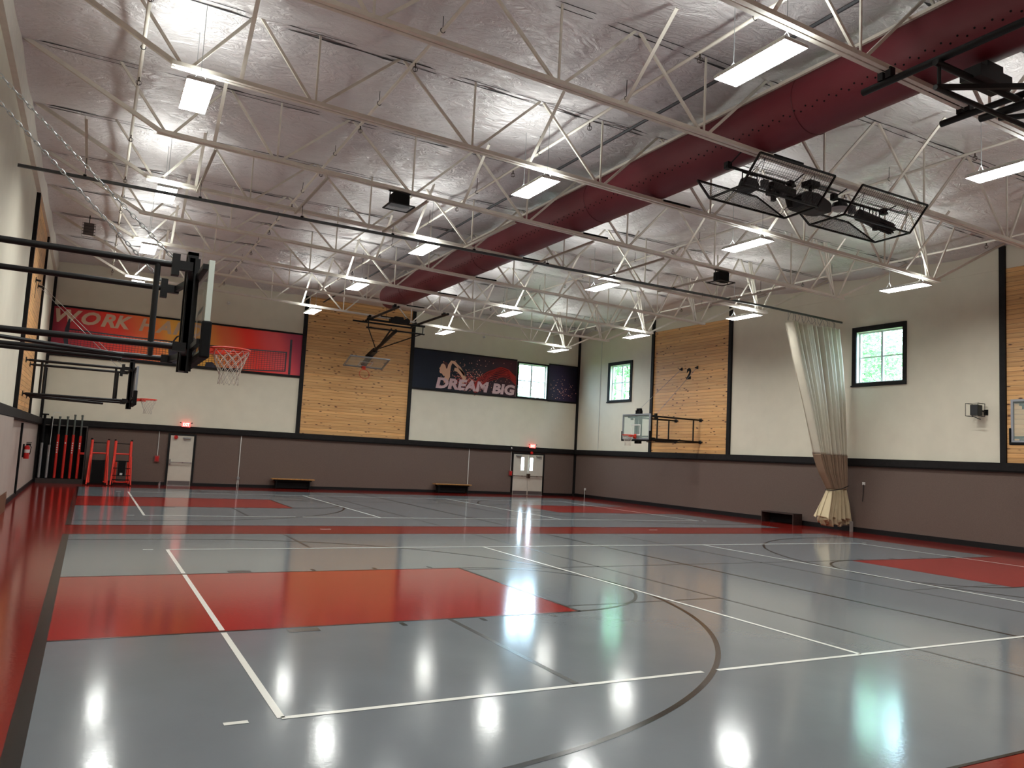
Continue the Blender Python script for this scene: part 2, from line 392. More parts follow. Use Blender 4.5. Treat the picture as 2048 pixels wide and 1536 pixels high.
b = MB(); b.box((XL, YB-.03, 0), (1.5, YB, .13)); b.box((2.55, YB-.03, 0), (17.46, YB, .13)); b.box((19.36, YB-.03, 0), (XR, YB, .13)); struct(b, 'baseboard_back', BASEB)
b = MB(); b.box((XR-.03, YF, 0), (XR, YB, .16)); struct(b, 'baseboard_right', BASEB)
b = MB(); b.box((XL, YF, 0), (XL+.03, YB, .13)); struct(b, 'baseboard_left', BASEB)
trim(((XR-.025, YF, 7.97), (XR, 22.72, 8.6)), m=BEIGE)
trim(((XL, YF, 7.97), (XL+.10, YB, 8.62)), m=TRUSS)

def wood_panel(name_label, p, q):
    b = MB(); b.box(p, q); o = b.build('wood_wall_panel', WOOD, org=((p[0]+q[0])/2, (p[1]+q[1])/2, p[2])); tag(o, name_label, 'wall panel')
wood_panel('knotty pine plank panel on the far wall between two black posts', (6.745, YB-.03, BAND1), (11.675, YB, 8.6))
wood_panel('knotty pine plank panel with a black number 2 on the right wall', (XR-.03, 17.925, BAND1), (XR, 22.715, 7.97))
wood_panel('knotty pine plank panel cut off by the right edge of the photo', (XR-.03, 2.185, BAND1), (XR, 7.005, 7.97))
wood_panel('narrow-looking knotty pine plank panel on the left wall behind the basketball arms', (XL, 17.485, BAND1), (XL+.03, 22.365, 7.97))

# ------------------------------------------------------------ windows
MULL = mat('white_window_frame', (205, 212, 214), .4)
def window(n, org, U, N, wd, ht, fr, lab=None):
    # org: lower-left of glass opening as seen from inside, U right, N into the room
    org = Vector(org); U = Vector(U); N = Vector(N); V = Vector((0,0,1)); o = bpy.data.objects.new('window_%d' % n, None); C.objects.link(o); o.location = org; o['kind'] = 'structure'
    def bx(mb, u0, u1, v0, v1, n0, n1):
        ps = [org+U*a+V*c+N*d for a in (u0,u1) for c in (v0,v1) for d in (n0,n1)]
        mb.box([min(p[i] for p in ps) for i in range(3)], [max(p[i] for p in ps) for i in range(3)])
    L, Rr, Bt, Tp = fr
    c = MB(); bx(c, -L, 0, -Bt, ht+Tp, 0, .05); bx(c, wd, wd+Rr, -Bt, ht+Tp, 0, .05); bx(c, 0, wd, ht, ht+Tp, 0, .05); bx(c, 0, wd, -Bt, 0, 0, .05)
    bx(c, -L-.03, wd+Rr+.03, -Bt-.0, -Bt+.05, .05, .07); c.build('casing', FRAME_TRIM, o, org=org)
    c = MB(); a = -T+.02; z = -T+.09
    bx(c, 0, .05, 0, ht, a, z); bx(c, wd-.05, wd, 0, ht, a, z); bx(c, .05, wd-.05, 0, .05, a, z); bx(c, .05, wd-.05, ht-.05, ht, a, z)
    bx(c, wd/2-.04, wd/2+.04, .05, ht-.05, a, z); bx(c, .05, wd/2-.04, ht/2-.02, ht/2+.02, a, z); bx(c, wd/2+.04, wd-.05, ht/2-.02, ht/2+.02, a, z)
    c.build('window_frame', MULL, o, org=org)
    gm = MATS.get('window_glass')
    if gm is None:
        gm = bpy.data.materials.new('window_glass'); gm.use_nodes = True; nt = gm.node_tree; nt.nodes.remove(nt.nodes['Principled BSDF'])
        tr = nt.nodes.new('ShaderNodeBsdfTransparent'); tr.inputs[0].default_value = (.93, .98, 1, 1); gl = nt.nodes.new('ShaderNodeBsdfGlossy'); gl.inputs['Roughness'].default_value = .02
        mx = nt.nodes.new('ShaderNodeMixShader'); mx.inputs[0].default_value = .06
        nt.links.new(tr.outputs[0], mx.inputs[1]); nt.links.new(gl.outputs[0], mx.inputs[2]); nt.links.new(mx.outputs[0], nt.nodes['Material Output'].inputs[0]); MATS['window_glass'] = gm
    c = MB(); bx(c, .05, wd-.05, .05, ht-.05, -T+.05, -T+.056); c.build('pane', gm, o, org=org)
window(1, (WB[0], YB, WB[2]), (1,0,0), (0,-1,0), WB[1]-WB[0], WB[3]-WB[2], (.09, .09, .09, .08))
window(2, (XR, W1[1], W1[2]), (0,-1,0), (-1,0,0), W1[1]-W1[0], W1[3]-W1[2], (.16, .16, .12, .16))
window(3, (XR, W2[1], W2[2]), (0,-1,0), (-1,0,0), W2[1]-W2[0], W2[3]-W2[2], (.16, .12, .13, .17))

# ------------------------------------------------------------ doors on the back wall
def closer(parent, x, z, org, m):
    c = MB(); y = YB-.05
    c.box((x, y-.07, z), (x+.30, y-.01, z+.055)); c.path([(x+.05, y-.05, z), (x+.05, y-.09, z-.09), (x+.28, y-.09, z-.09), (x+.28, y-.05, z)], .009)
    c.build('door_closer', m, parent, org=org)
def door(n, x0, x1, leaves):
    o = bpy.data.objects.new('door_%d' % n, None); C.objects.link(o); o.location = ((x0+x1)/2, YB, 0); o['kind'] = 'structure'; org = o.location
    c = MB(); h = 2.05; c.box((x0-.08, YB-.06, 0), (x0, YB, h+.07)); c.box((x1, YB-.06, 0), (x1+.08, YB, h+.07)); c.box((x0, YB-.06, h), (x1, YB, h+.07)); c.build('door_frame', BLACK, o, org=org)
    w_ = (x1-x0)/leaves
    for i in range(leaves):
        a = x0+i*w_+.008; e = x0+(i+1)*w_-.008
        lf = MB()
        vl = VL[i] if leaves == 2 else None
        if vl:
            for p, q in (((a, .02), (vl[0], h-.01)), ((vl[1], .02), (e, h-.01)), ((vl[0], .02), (vl[1], vl[2])), ((vl[0], vl[3]), (vl[1], h-.01))):
                lf.box((p[0], YB-.045, p[1]), (q[0], YB-.005, q[1]))
        else: lf.box((a, YB-.045, .02), (e, YB-.005, h-.01))
        L = lf.build('door_leaf', DOORM, o, org=org)
        c = MB(); c.box((a+.02, YB-.05, .03), (e-.02, YB-.045, .20)); c.build('kick_plate', KICK, L, org=(0,0,0)); 
        L.children[-1].location = Vector((0,0,0))-org
        c = MB()
        if leaves == 2: p0, p1 = (a-.0, e) ; side = e-.07 if i == 0 else a+.02
        else: side = a+.01
        zb = .95; c.tube((a+.03, YB-.13, zb), (e-.03, YB-.13, zb), .016); c.box((side, YB-.15, zb-.09), (side+.055, YB-.045, zb+.12)); c.box(((a+e)/2+.05, YB-.14, zb-.02), ((a+e)/2+.10, YB-.045, zb+.02)); c.box((a+.02, YB-.14, zb-.02), (a+.05, YB-.045, zb+.02)); c.box((e-.05, YB-.14, zb-.02), (e-.02, YB-.045, zb+.02))
        c.build('push_bar', CHROME if leaves == 1 else mat('bronze_push_bar', (92, 70, 58), .4, .6), L); L.children[-1].location = Vector((0,0,0))-org
        if vl:
            c = MB(); c.box((vl[0], YB-.03, vl[2]), (vl[1], YB-.024, vl[3])); c.build('pane', MATS['window_glass'], L); L.children[-1].location = Vector((0,0,0))-org
        if leaves == 1: closer(o, e-.42, h-.12, org, SILVER)
        else: closer(o, a+.12 if i == 0 else e-.42, h-.12, org, SILVER)
    c = MB(); c.box((x0, YB-.10, 0), (x1, YB, .018)); c.build('threshold', SILVER, o, org=org)
door(1, 1.57, 2.47, 1); door(2, 17.54, 19.28, 2)

def exit_sign(x, z, lab):
    o = thing('exit_sign', lab, 'exit sign', (x, YB-.12, z))
    c = MB(); c.box((x-.16, YB-.19, z), (x+.16, YB-.12, z+.19)); c.build('sign_box', EXITM, o, org=o.location)
    c = MB(); put_text(c, 'EXIT', .12, (x-.12, YB-.19, z+.035), (1,0,0), (0,0,1), .01, 0, .004, .24); c.build('lettering', EXITL, o, org=o.location)
    for sx in (-1, 1):
        c = MB(); c.tube((x+sx*.16, YB-.155, z+.14), (x+sx*.20, YB-.155, z+.16), .008); c.tube((x+sx*.20, YB-.155, z+.16), (x+sx*.225, YB-.20, z+.17), .022); c.build('emergency_lamp', BLACK, o, org=o.location)
exit_sign(2.10, 2.41, 'glowing red exit sign above the single white door')
exit_sign(18.54, 2.39, 'glowing red exit sign above the white double doors')
def pull_station(x, lab, lab2):
    o = thing('fire_alarm_station', lab, 'fire alarm', (x, YB, .94))
    c = MB(); c.box((x-.09, YB-.07, .94), (x+.09, YB, 1.19)); c.build('cover', mat('clear_red_cover', (150, 70, 70), .2), o, org=o.location, bevel=.01)
    c = MB(); c.box((x-.055, YB-.085, .98), (x+.055, YB-.07, 1.15)); c.box((x-.035, YB-.10, 1.03), (x+.035, YB-.085, 1.06)); c.build('pull_box', REDPLAST, o, org=o.location)
    c = MB(); c.tube((x+.01, YB-.018, 1.19), (x+.01, YB-.018, BAND0-.04), .012); o2 = c.build('conduit', WHITE, o, org=o.location)
pull_station(1.13, 'red fire alarm pull station on the far wall left of the single door', '')
pull_station(17.40, 'red fire alarm pull station on the far wall left of the double doors', '')
for x, z, lab in ((1.77, 1.97, 'round red alarm bell on the white single door head'), (18.53, 2.14, 'round red alarm sounder above the double doors')):
    c = MB(); y = YB-.065 if z < 2 else YB-.10
    c.tube((x, YB-.045 if z < 2 else YB-.09, z), (x, y-.05, z), .075, 20); c.tube((x, y-.05, z), (x, y-.07, z), .045, 16); tag(c.build('alarm_bell', REDPLAST, org=(x, y, z)), lab, 'alarm')
def conduit(x, zj, lab):
    o = thing('wall_conduit', lab, 'conduit', (x, YB, 0))
    c = MB(); c.tube((x, YB-.02, zj), (x, YB-.02, BAND0-.04), .02); c.tube((x-.025, YB-.02, .0), (x-.025, YB-.02, zj), .014); c.tube((x+.03, YB-.02, .0), (x+.03, YB-.02, zj), .014); c.build('pipe', WHITE, o, org=o.location)
    c = MB(); c.box((x-.05, YB-.055, zj-.05), (x+.055, YB-.002, zj+.06)); c.build('junction_box', SILVER, o, org=o.location)
conduit(4.33, .38, 'vertical white conduit on the brown wall right of the single door')
conduit(15.06, .34, 'vertical white conduit on the brown wall behind the right-hand bench')
o = thing('floodlight', 'tiny lamp on the black rail left of the double door exit sign', 'lamp', (17.33, YB-.12, 2.38)); c = MB(); c.box((17.29, YB-.17, 2.36), (17.37, YB-.12, 2.44)); c.build('base', BLACK, o, org=o.location); c = MB(); c.tube((17.33, YB-.15, 2.36), (17.33, YB-.19, 2.29), .03); c.build('lamp_head', WHITE, o, org=o.location)
for x, lab in ((3.35, 'small white motion sensor on the far wall above the orange banner'), (15.52, 'small white motion sensor on the far wall above the dark banner')):
    c = MB(); c.tube((x, YB, 7.77), (x, YB-.05, 7.77), .07, 14); c.tube((x, YB-.05, 7.77), (x, YB-.13, 7.73), .05, 14, r1=.03); tag(c.build('motion_sensor', WHITE, org=(x, YB, 7.77)), lab, 'sensor')
for y, h, lab in ((27.98, .43, 'outlet with short white conduit at the far end of the right wall'),):
    o = thing('wall_outlet', lab, 'outlet', (XR, y, 0)); c = MB(); c.box((XR-.05, y-.05, h-.06), (XR, y+.05, h+.06)); c.build('outlet_box', WHITE, o, org=o.location); c = MB(); c.tube((XR-.045, y, 0), (XR-.045, y, h-.06), .014); c.build('conduit', WHITE, o, org=o.location)
c = MB(); c.tube((XR-.02, 27.0, BAND1), (XR-.02, 27.0, 7.95), .012); tag(c.build('wall_cable', WHITE, org=(XR, 27.0, BAND1)), 'thin vertical cable on the right wall left of the far window', 'cable')
o = thing('switch_plate', 'small hook plate with hanging cord on the brown wall right of the curtain', 'hook', (XR, 11.6, 1.6)); c = MB(); c.box((XR-.03, 11.55, 1.56), (XR, 11.65, 1.66)); c.build('plate', WHITE, o, org=o.location); c = MB(); c.path([(XR-.03, 11.6, 1.58), (XR-.04, 11.6, 1.3), (XR-.05, 11.62, 1.02)], .012); c.build('cord', STRAPM, o, org=o.location)

# ------------------------------------------------------------ banners
def ramp_mat(name, axis, x0, x1, stops, rough=.4, noise_amt=.08):
    m = mat(name, (128, 128, 128), rough, 0, .25); nt, N, L, bb = nodes(m)
    g = N.new('ShaderNodeNewGeometry'); sp = N.new('ShaderNodeSeparateXYZ'); L.new(g.outputs['Position'], sp.inputs[0])
    n = N.new('ShaderNodeTexNoise'); n.inputs['Scale'].default_value = .9; n.inputs['Detail'].default_value = 3; L.new(g.outputs['Position'], n.inputs['Vector'])
    ns = math_node(N, 'MULTIPLY_ADD'); ns.inputs[1].default_value = noise_amt*(x1-x0); L.new(n.outputs['Fac'], ns.inputs[0]); L.new(sp.outputs[axis], ns.inputs[2])
    sl = math_node(N, 'MULTIPLY_ADD'); sl.inputs[1].default_value = .35; L.new(sp.outputs[2], sl.inputs[0]); L.new(ns.outputs[0], sl.inputs[2])
    mr = N.new('ShaderNodeMapRange'); mr.inputs[1].default_value = x0+.35*5.8+noise_amt*(x1-x0)/2; mr.inputs[2].default_value = x1+.35*5.8+noise_amt*(x1-x0)/2; L.new(sl.outputs[0], mr.inputs[0])
    rp = N.new('ShaderNodeValToRGB'); rp.color_ramp.interpolation = 'EASE'; e = rp.color_ramp.elements
    e[0].position = stops[0][0]; e[0].color = (*lin(stops[0][1]), 1); e[1].position = stops[-1][0]; e[1].color = (*lin(stops[-1][1]), 1)
    for p_, c_ in stops[1:-1]: q = e.new(p_); q.color = (*lin(c_), 1)
    L.new(mr.outputs[0], rp.inputs[0]); L.new(rp.outputs[0], bb.inputs['Base Color']); return m
B1 = ramp_mat('sunset_print', 0, -3, 6.6, [(0, (140, 38, 56)), (.12, (196, 50, 58)), (.24, (245, 60, 42)), (.36, (250, 122, 66)), (.47, (250, 186, 84)), (.56, (240, 180, 78)), (.68, (232, 110, 66)), (.78, (250, 56, 42)), (.90, (236, 86, 90)), (1, (170, 60, 84))], noise_amt=.03)
B2 = ramp_mat('night_print', 0, 11.8, 21.2, [(0, (16, 24, 40)), (.3, (14, 17, 30)), (.45, (40, 20, 30)), (.58, (66, 28, 38)), (.72, (34, 18, 34)), (.88, (46, 28, 58)), (1, (16, 14, 30))], noise_amt=.05)
NAVY = mat('dark_silhouette_ink', (30, 24, 42), .4)
Z0, Z1 = 4.96, 6.77
o = thing('wall_banner', 'orange and red sunset banner reading WORK HARD with a volleyball net', 'banner', (1.8, YB-.02, Z0)); org = o.location
c = MB(); c.box((-2.98, YB-.02, Z0), (6.575, YB, Z1)); c.build('print_panel', B1, o, org=org)
c = MB(); c.box((-2.98, YB-.06, Z1), (6.575, YB, Z1+.07)); c.box((-2.98, YB-.06, Z0-.10), (6.575, YB, Z0)); c.build('border_frame', FRAME_TRIM, o, org=org)
LET = mat('pale_letter_print', (255, 226, 196), .6, 0, .2, alpha=.55)
c = MB()
for ch, x, wd in (('W', -2.93, .92), ('O', -2.03, .66), ('R', -1.35, .52), ('K', -.86, .62), ('H', .02, .60), ('A', .62, .62), ('R', 1.28, .54), ('D', 1.88, .56)):
    put_text(c, ch, .53, (x, YB-.022, 6.165), (1,0,0), (0,0,1), .04, .28, .002, wd)
c.build('lettering', LET, o, org=org)
c = MB(); yy = YB-.023
def ztop(x): return 5.93-.10*math.sin(PI*(x+2.42)/8.34)*0 - .06*(1-((x-1.75)/4.17)**2)
def zbot(x): return 5.10-.14*(1-((x-1.75)/4.17)**2)
N_ = 74
for i in range(N_+1):
    x = -2.42+8.34*i/N_; c.bar((x, yy, zbot(x)), (x, yy, ztop(x)), .013, .004, up=(0,1,0))
for j in range(11):
    for i in range(24):
        x = -2.42+8.34*i/24; x2 = -2.42+8.34*(i+1)/24; t = j/10
        th = .05 if j in (0, 10) else .012
        c.bar((x, yy, zbot(x)*(1-t)+ztop(x)*t), (x2, yy, zbot(x2)*(1-t)+ztop(x2)*t), .004, th)
c.bar((5.92, yy, 5.08), (5.92, yy, 5.96), .06, .006, up=(0,1,0)); c.build('net_print', NAVY, o, org=org)
c = MB(); Y = YB-.026
c.prism([(6.06, 4.97), (6.16, 4.97), (6.14, 6.52), (6.05, 6.52)], (0, Y, 0), (1,0,0), (0,0,1), .003)
c.prism([(-2.66, 4.97), (-2.50, 5.20), (-2.58, 5.55), (-2.55, 5.95), (-2.46, 6.33), (-2.40, 6.34), (-2.40, 6.0), (-2.42, 5.55), (-2.36, 5.15), (-2.2, 4.97)], (0, Y, 0), (1,0,0), (0,0,1), .003)
c.prism([(1.70+.13*math.cos(t*PI/10), 6.42+.12*math.sin(t*PI/10)) for t in range(20)], (0, Y, 0), (1,0,0), (0,0,1), .003)
c.build('player_silhouette', NAVY, o, org=org)
c = MB(); c.path([(1.12, Y, 5.72), (1.32, Y, 5.86), (1.45, Y, 6.08), (1.56, Y, 6.15), (1.64, Y, 6.02), (1.60, Y, 5.74)], .035)
c.prism([(1.22, 5.78), (1.36, 5.66), (1.62, 5.72), (1.56, 5.40), (1.50, 5.20), (1.62, 4.97), (1.10, 4.97), (1.22, 5.25), (1.18, 5.55)], (0, Y, 0), (1,0,0), (0,0,1), .003)
c.prism([(1.75, 5.98), (1.95, 6.2), (2.15, 6.12), (2.25, 5.7), (2.2, 5.3), (2.35, 4.97), (1.85, 4.97), (1.9, 5.3), (1.74, 5.6)], (0, Y, 0), (1,0,0), (0,0,1), .003)
c.prism([(2.62, 4.97), (2.66, 5.16), (2.9, 5.2), (3.05, 5.05), (3.1, 4.97)], (0, Y, 0), (1,0,0), (0,0,1), .003)
c.build('player_silhouette', NAVY, o, org=org)

o = thing('wall_banner', 'dark night-blue banner reading DREAM BIG with an arched dancer', 'banner', (16.5, YB-.02, Z0)); org = o.location
c = MB(); c.box((11.845, YB-.02, Z0-.03), (17.47, YB, Z1)); c.box((19.38, YB-.02, Z0-.03), (21.16, YB, Z1)); c.build('print_panel', B2, o, org=org)
c = MB(); c.box((11.845, YB-.06, Z1-.0), (17.47, YB, Z1+.06)); c.box((19.38, YB-.06, Z1), (21.16, YB, Z1+.06)); c.box((11.845, YB-.06, Z0-.11), (17.47, YB, Z0-.03)); c.box((19.38, YB-.06, Z0-.11), (21.16, YB, Z0-.03)); c.build('border_frame', FRAME_TRIM, o, org=org)
c = MB(); put_text(c, 'DREAM', .53, (13.06, YB-.056, 5.0), (1,0,0), (0,0,1), .05, .15, .002, 2.85); put_text(c, 'BIG', .53, (16.12, YB-.056, 4.98), (1,0,0), (0,0,1), .05, .12, .002, 1.28)
c.build('lettering', mat('mauve_letter_print', (226, 190, 192), .5, alpha=.8), o, org=org)
random.seed(5); c = MB(); RIB = [(15.05, 5.25), (15.32, 5.62), (15.88, 6.08), (16.51, 6.32), (17.01, 6.26), (17.42, 5.92)]
for q in range(7):
    pts = []
    for i in range(25):
        t = i/24*5; a = min(4, int(t)); ft = t-a; x = RIB[a][0]*(1-ft)+RIB[a+1][0]*ft; z = RIB[a][1]*(1-ft)+RIB[a+1][1]*ft
        pts.append((min(17.45, x+q*.02), YB-.024, z-q*.075-.02*math.sin(i*.7+q)))
    c.path(pts, .028-.002*q, 4)
c.build('ribbon_print', mat('red_ribbon_ink', (178, 40, 34), .4), o, org=org)
c = MB()
for i in range(420):
    if i < 300: x = random.gauss(14.9, .55); z = random.gauss(5.45, .33)
    elif i < 350: x = random.uniform(13.9, 17.3); z = random.uniform(5.6, 6.6)
    else: x = random.gauss(20.3, .45); z = random.gauss(5.4, .35)
    if z < 4.98 or z > 6.7 or x > 21.1 or (17.42 < x < 19.42): continue
    s_ = random.uniform(.008, .022); c.box((x-s_, YB-.024, z-s_), (x+s_, YB-.021, z+s_))
c.build('spark_print', mat('pale_spark_ink', (226, 150, 130), .5), o, org=org)
random.seed(9); c = MB()
for i in range(330):
    x = random.gauss(14.75, .38); z = random.gauss(5.42, .26)
    if z < 5.0 or z > 6.6: continue
    s_ = random.uniform(.012, .035); c.prism([(x-s_, z), (x, z-s_*.7), (x+s_, z), (x, z+s_*.8)], (0, YB-.0215, 0), (1,0,0), (0,0,1), .001)
c.build('ember_print', mat('ember_ink', (196, 46, 30), .5), o, org=org)
FLESH = mat('flesh_ink', (222, 172, 140), .5)
c = MB(); Y = YB-.027
c.prism([(13.44, 6.26), (13.30, 6.16), (13.25, 6.02), (13.20, 5.96), (13.24, 5.92), (13.22, 5.82), (13.26, 5.74), (13.36, 5.72), (13.46, 5.60), (13.60, 5.66), (13.62, 5.9), (13.66, 6.12), (13.56, 6.25)], (0, Y, 0), (1,0,0), (0,0,1), .002)
def thick(pts, ws):
    L = []; Rr = []
    for i, (x, z) in enumerate(pts):
        a = pts[max(0, i-1)]; e = pts[min(len(pts)-1, i+1)]; dx, dz = e[0]-a[0], e[1]-a[1]; l = math.hypot(dx, dz)
        L.append((x-dz/l*ws[i], z+dx/l*ws[i])); Rr.append((x+dz/l*ws[i], z-dx/l*ws[i]))
    for i in range(len(pts)-1): c.prism([L[i], L[i+1], Rr[i+1], Rr[i]], (0, Y-.001, 0), (1,0,0), (0,0,1), .002)
thick([(13.48, 5.34), (13.58, 5.40), (13.66, 5.62), (13.68, 5.9), (13.74, 6.16), (13.84, 6.34), (13.98, 6.32), (14.12, 6.2), (14.3, 6.06), (14.45, 5.88), (14.55, 5.72)], [.07, .13, .13, .11, .08, .07, .08, .07, .07, .06, .04])
thick([(14.0, 6.0), (14.2, 5.98), (14.42, 5.82), (14.56, 5.6), (14.5, 5.42), (14.3, 5.36)], [.07, .11, .12, .11, .08, .03])
c.build('dancer_print', FLESH, o, org=org)
c = MB(); Y = YB-.028; c.prism([(13.36, 6.22), (13.44, 6.30), (13.60, 6.28), (13.66, 6.16), (13.62, 6.0), (13.56, 5.98), (13.52, 6.12), (13.44, 6.2)], (0, Y-.003, 0), (1,0,0), (0,0,1), .002); c.build('hair_print', mat('brown_hair_ink', (72, 30, 26), .6), o, org=org)

# black painted 2 on the right wood panel
c = MB()
put_text(c, '2', .50, (XR-.032, 20.50, 5.62), (0,-1,0), (0,0,1), .055, .12, .003, .32); tag(c.build('wall_number', MATTE_BLACK, org=(XR-.03, 20.35, 5.62)), 'large black numeral 2 painted on the right pine panel', 'number')
c = MB(); put_text(c, '1', .50, (XL+.032, 19.75, 5.62), (0,1,0), (0,0,1), .03, .12, .003, .24); tag(c.build('wall_number', MATTE_BLACK, org=(XL+.03, 19.8, 5.62)), 'large black numeral 1 on the left pine panel', 'number')

# ------------------------------------------------------------ trusses
NB = [-.55, 1.44, 4.31, 7.15, 10.05, 12.96, 15.85, 17.76]; ZT = 8.72
def make_truss(y):
    o = thing('roof_truss', 'x', 'roof truss', (9.1, y, 8.0), group='white steel roof trusses'); org = o.location
    c = MB(); zz = lambda x: zch(x)+.03
    for s in (-1, 1):
        c.bar((-.75, y+s*.045, zz(-.75)+.0), (18.05, y+s*.045, zz(18.05)), .065, .008, up=(0,0,1), db=-.03)
        c.bar((-.75, y+s*.072, zz(-.75)), (18.05, y+s*.072, zz(18.05)), .008, .065, up=(0,0,1))
    c.build('bottom_chord', TRUSS, o, org=org)
    c = MB()
    for s in (-1, 1): c.bar((XL+.12, y+s*.04, ZT+.035), (XR-.1, y+s*.04, ZT+.035), .05, .05)
    c.build('top_chord', TRUSS, o, org=org)
    tops = [(NB[i]+NB[i+1])/2 for i in range(len(NB)-1)]
    mem = []
    for i, x in enumerate(NB):
        if i: mem.append((x-.05, tops[i-1]+.04, .045))
        if i < len(tops): mem.append((x+.06, tops[i]-.04, .045))
        if 0 < i < len(NB)-1: mem.append((x+.005, x+.005, .032))
    mem += [(NB[0]-.05, -1.45, .045), (NB[0]-.12, XL+.12, .075), (NB[-1]+.06, 18.75, .045), (NB[-1]+.12, XR-.12, .06)]
    for a, t, wd in mem:
        c = MB(); c.bar((a, y, zch(a)+.03), (t, y, ZT-.02), wd, wd*.8, up=(0,1,0)); c.build('web_member', TRUSS, o, org=org)
    for dx in (-.045, .045):        # the pair of round rods at the right end node
        c = MB(); c.tube((NB[-1]-.1+dx, y+.03, zch(17.7)+.05), (17.28+dx, y+.03, ZT), .03, 8); c.build('web_member', TRUSS, o, org=org)
    return o
ordn = ['first', 'second', 'third', 'fourth', 'fifth', 'sixth', 'seventh', 'eighth', 'ninth', 'tenth']
tr0 = make_truss(TRY[-1]); tr0['label'] = 'white steel roof truss closest to the far wall'
for k_ in range(1, 10):
    y = TRY[-1-k_]; copy_tree(tr0, (9.1, y, 8.0), label='white steel roof truss, %s counting from the far wall' % ordn[k_])
# sloping braces between neighbouring trusses, four lines of them
for ci, (x, cl) in enumerate(((.25, 'left-hand'), (5.5, 'left-centre'), (11.75, 'right-centre'), (16.6, 'right-hand'))):
    p = None
    for k_, y in enumerate(TRY[::-1]):
        lab = '%s line of sloping truss braces, %s brace from the far wall' % (cl, ordn[k_])
        if p is None:
            c = MB(); c.angle((x, y-.02, zch(x)+.06), (x, y-1.2, 8.42), .06); p = c.build('truss_brace', TRUSS, org=(x, y, 8.0)); tag(p, lab, 'brace', 'sloping braces between the trusses')
        else: q = p.copy(); C.objects.link(q); q.location = (x, y, 8.0); q['label'] = lab

# ------------------------------------------------------------ red duct
DX, DZ, DR = 8.60, 7.895, .50
o = thing('air_duct', 'long round maroon ventilation duct under the ceiling', 'duct', (DX, 10, DZ)); org = o.location
c = MB(); yy = [23.4, 23.2, 21.2, 18, 15, 12, 9, 6, 3, 0, -3, -6, YF+.05]; n = 40
vs = []
for j, y in enumerate(yy):
    rr = DR*(.93 if j == 0 else 1)
    for i in range(n): t = 2*PI*i/n; vs.append((DX+rr*math.cos(t), y, DZ+rr*math.sin(t)))
c.add(vs, [(j*n+i, j*n+(i+1) % n, (j+1)*n+(i+1) % n, (j+1)*n+i) for j in range(len(yy)-1) for i in range(n)]+[tuple(range(n))])
c.build('duct_skin', mat('maroon_duct_fabric', (104, 27, 38), .55, var=.10, vscale=.6), o, org=org, smooth=True)
c = MB()
for i in range(220):
    y = -1.5+i*.112; a = R_(-149+ (3.2 if i % 2 else -3.2) - max(0, y-2)*.0); rr = DR+.002
    p = Vector((DX+rr*math.cos(a), y, DZ+rr*math.sin(a))); nrm = Vector((math.cos(a), 0, math.sin(a)))
    c.tube(p-nrm*.004, p+nrm*.002, .0145, 8)
oo = c.build('air_hole', MATTE_BLACK, o, org=org); oo['kind'] = 'stuff'
for y in (21.2, 15, 9, 3, -3): c = MB(); c.ring((DX, y, DZ), DR+.004, .008, (1,0,0), (0,0,1), 48, 4); c.build('seam_band', mat('maroon_seam', (84, 16, 26), .5), o, org=org)
c = MB(); a = R_(142); c.bar((DX+DR*math.cos(a)-.03, 23.0, DZ+DR*math.sin(a)+.03), (DX+DR*math.cos(a)-.03, YF+.2, DZ+DR*math.sin(a)+.03), .05, .05)
c.build('edge_rail', TRUSS, o, org=org)
for k_, y in enumerate(TRY[::-1]):
    c = MB(); x = 9.0; c.box((x-.30, y-.09, zch(x)+.045), (x+.42, y+.09, zch(x)+.085)); tag(c.build('duct_pad', MATTE_BLACK, org=(x, y, zch(x)+.05)), 'black cushion between duct and truss, %s from the far wall' % ordn[k_], 'pad', 'black pads under the duct')
c = MB(); c.path([(7.35, 28.9, 8.36), (7.4, 20, 8.38), (7.38, 12, 8.38), (7.42, 4, 8.38), (7.4, -8.8, 8.38)], .03); tag(c.build('cable_conduit', mat('dark_grey_conduit', (60, 60, 64), .6), org=(7.4, 10, 8.5)), 'dark grey conduit along the ceiling left of the maroon duct', 'conduit')

# sprinkler pipes with guarded heads
def sprinkler(x, z, lab, y1=28.6):
    o = thing('sprinkler_pipe', lab, 'pipe', (x, 10, z)); c = MB(); c.tube((x, YF+.3, z), (x, y1, z), .03, 10); c.build('pipe', TRUSS, o, org=o.location, smooth=True)
    for j in range(9):
        y = 27.2-j*3.0; c = MB(); c.tube((x, y, z-.03), (x, y, z-.10), .012, 6)
        for t in range(3): a = t*PI/3; c.ring((x, y, z-.13), .045, .004, (math.cos(a), math.sin(a), 0), (0,0,1), 12, 4)
        c.build('sprinkler_head', mat('dark_bronze', (60, 48, 40), .5, .5), o, org=o.location)
    for j in range(10):
        y = 26-j*2.99; c = MB(); c.tube((x, y, z+.03), (x, y, 8.6), .006, 5); c.ring((x, y, z), .038, .006, (1,0,0), (0,0,1), 14, 4); c.build('pipe_hanger', BLACK, o, org=o.location)
sprinkler(-1.14, 8.2, 'white sprinkler pipe near the left wall under the ceiling')
sprinkler(2.86, 8.33, 'white sprinkler pipe left of the centre lights')
sprinkler(6.35, 8.2, 'white sprinkler pipe left of the maroon duct')
sprinkler(13.4, 8.3, 'white sprinkler pipe right of the maroon duct')
sprinkler(18.9, 8.15, 'white sprinkler pipe near the right wall under the ceiling')

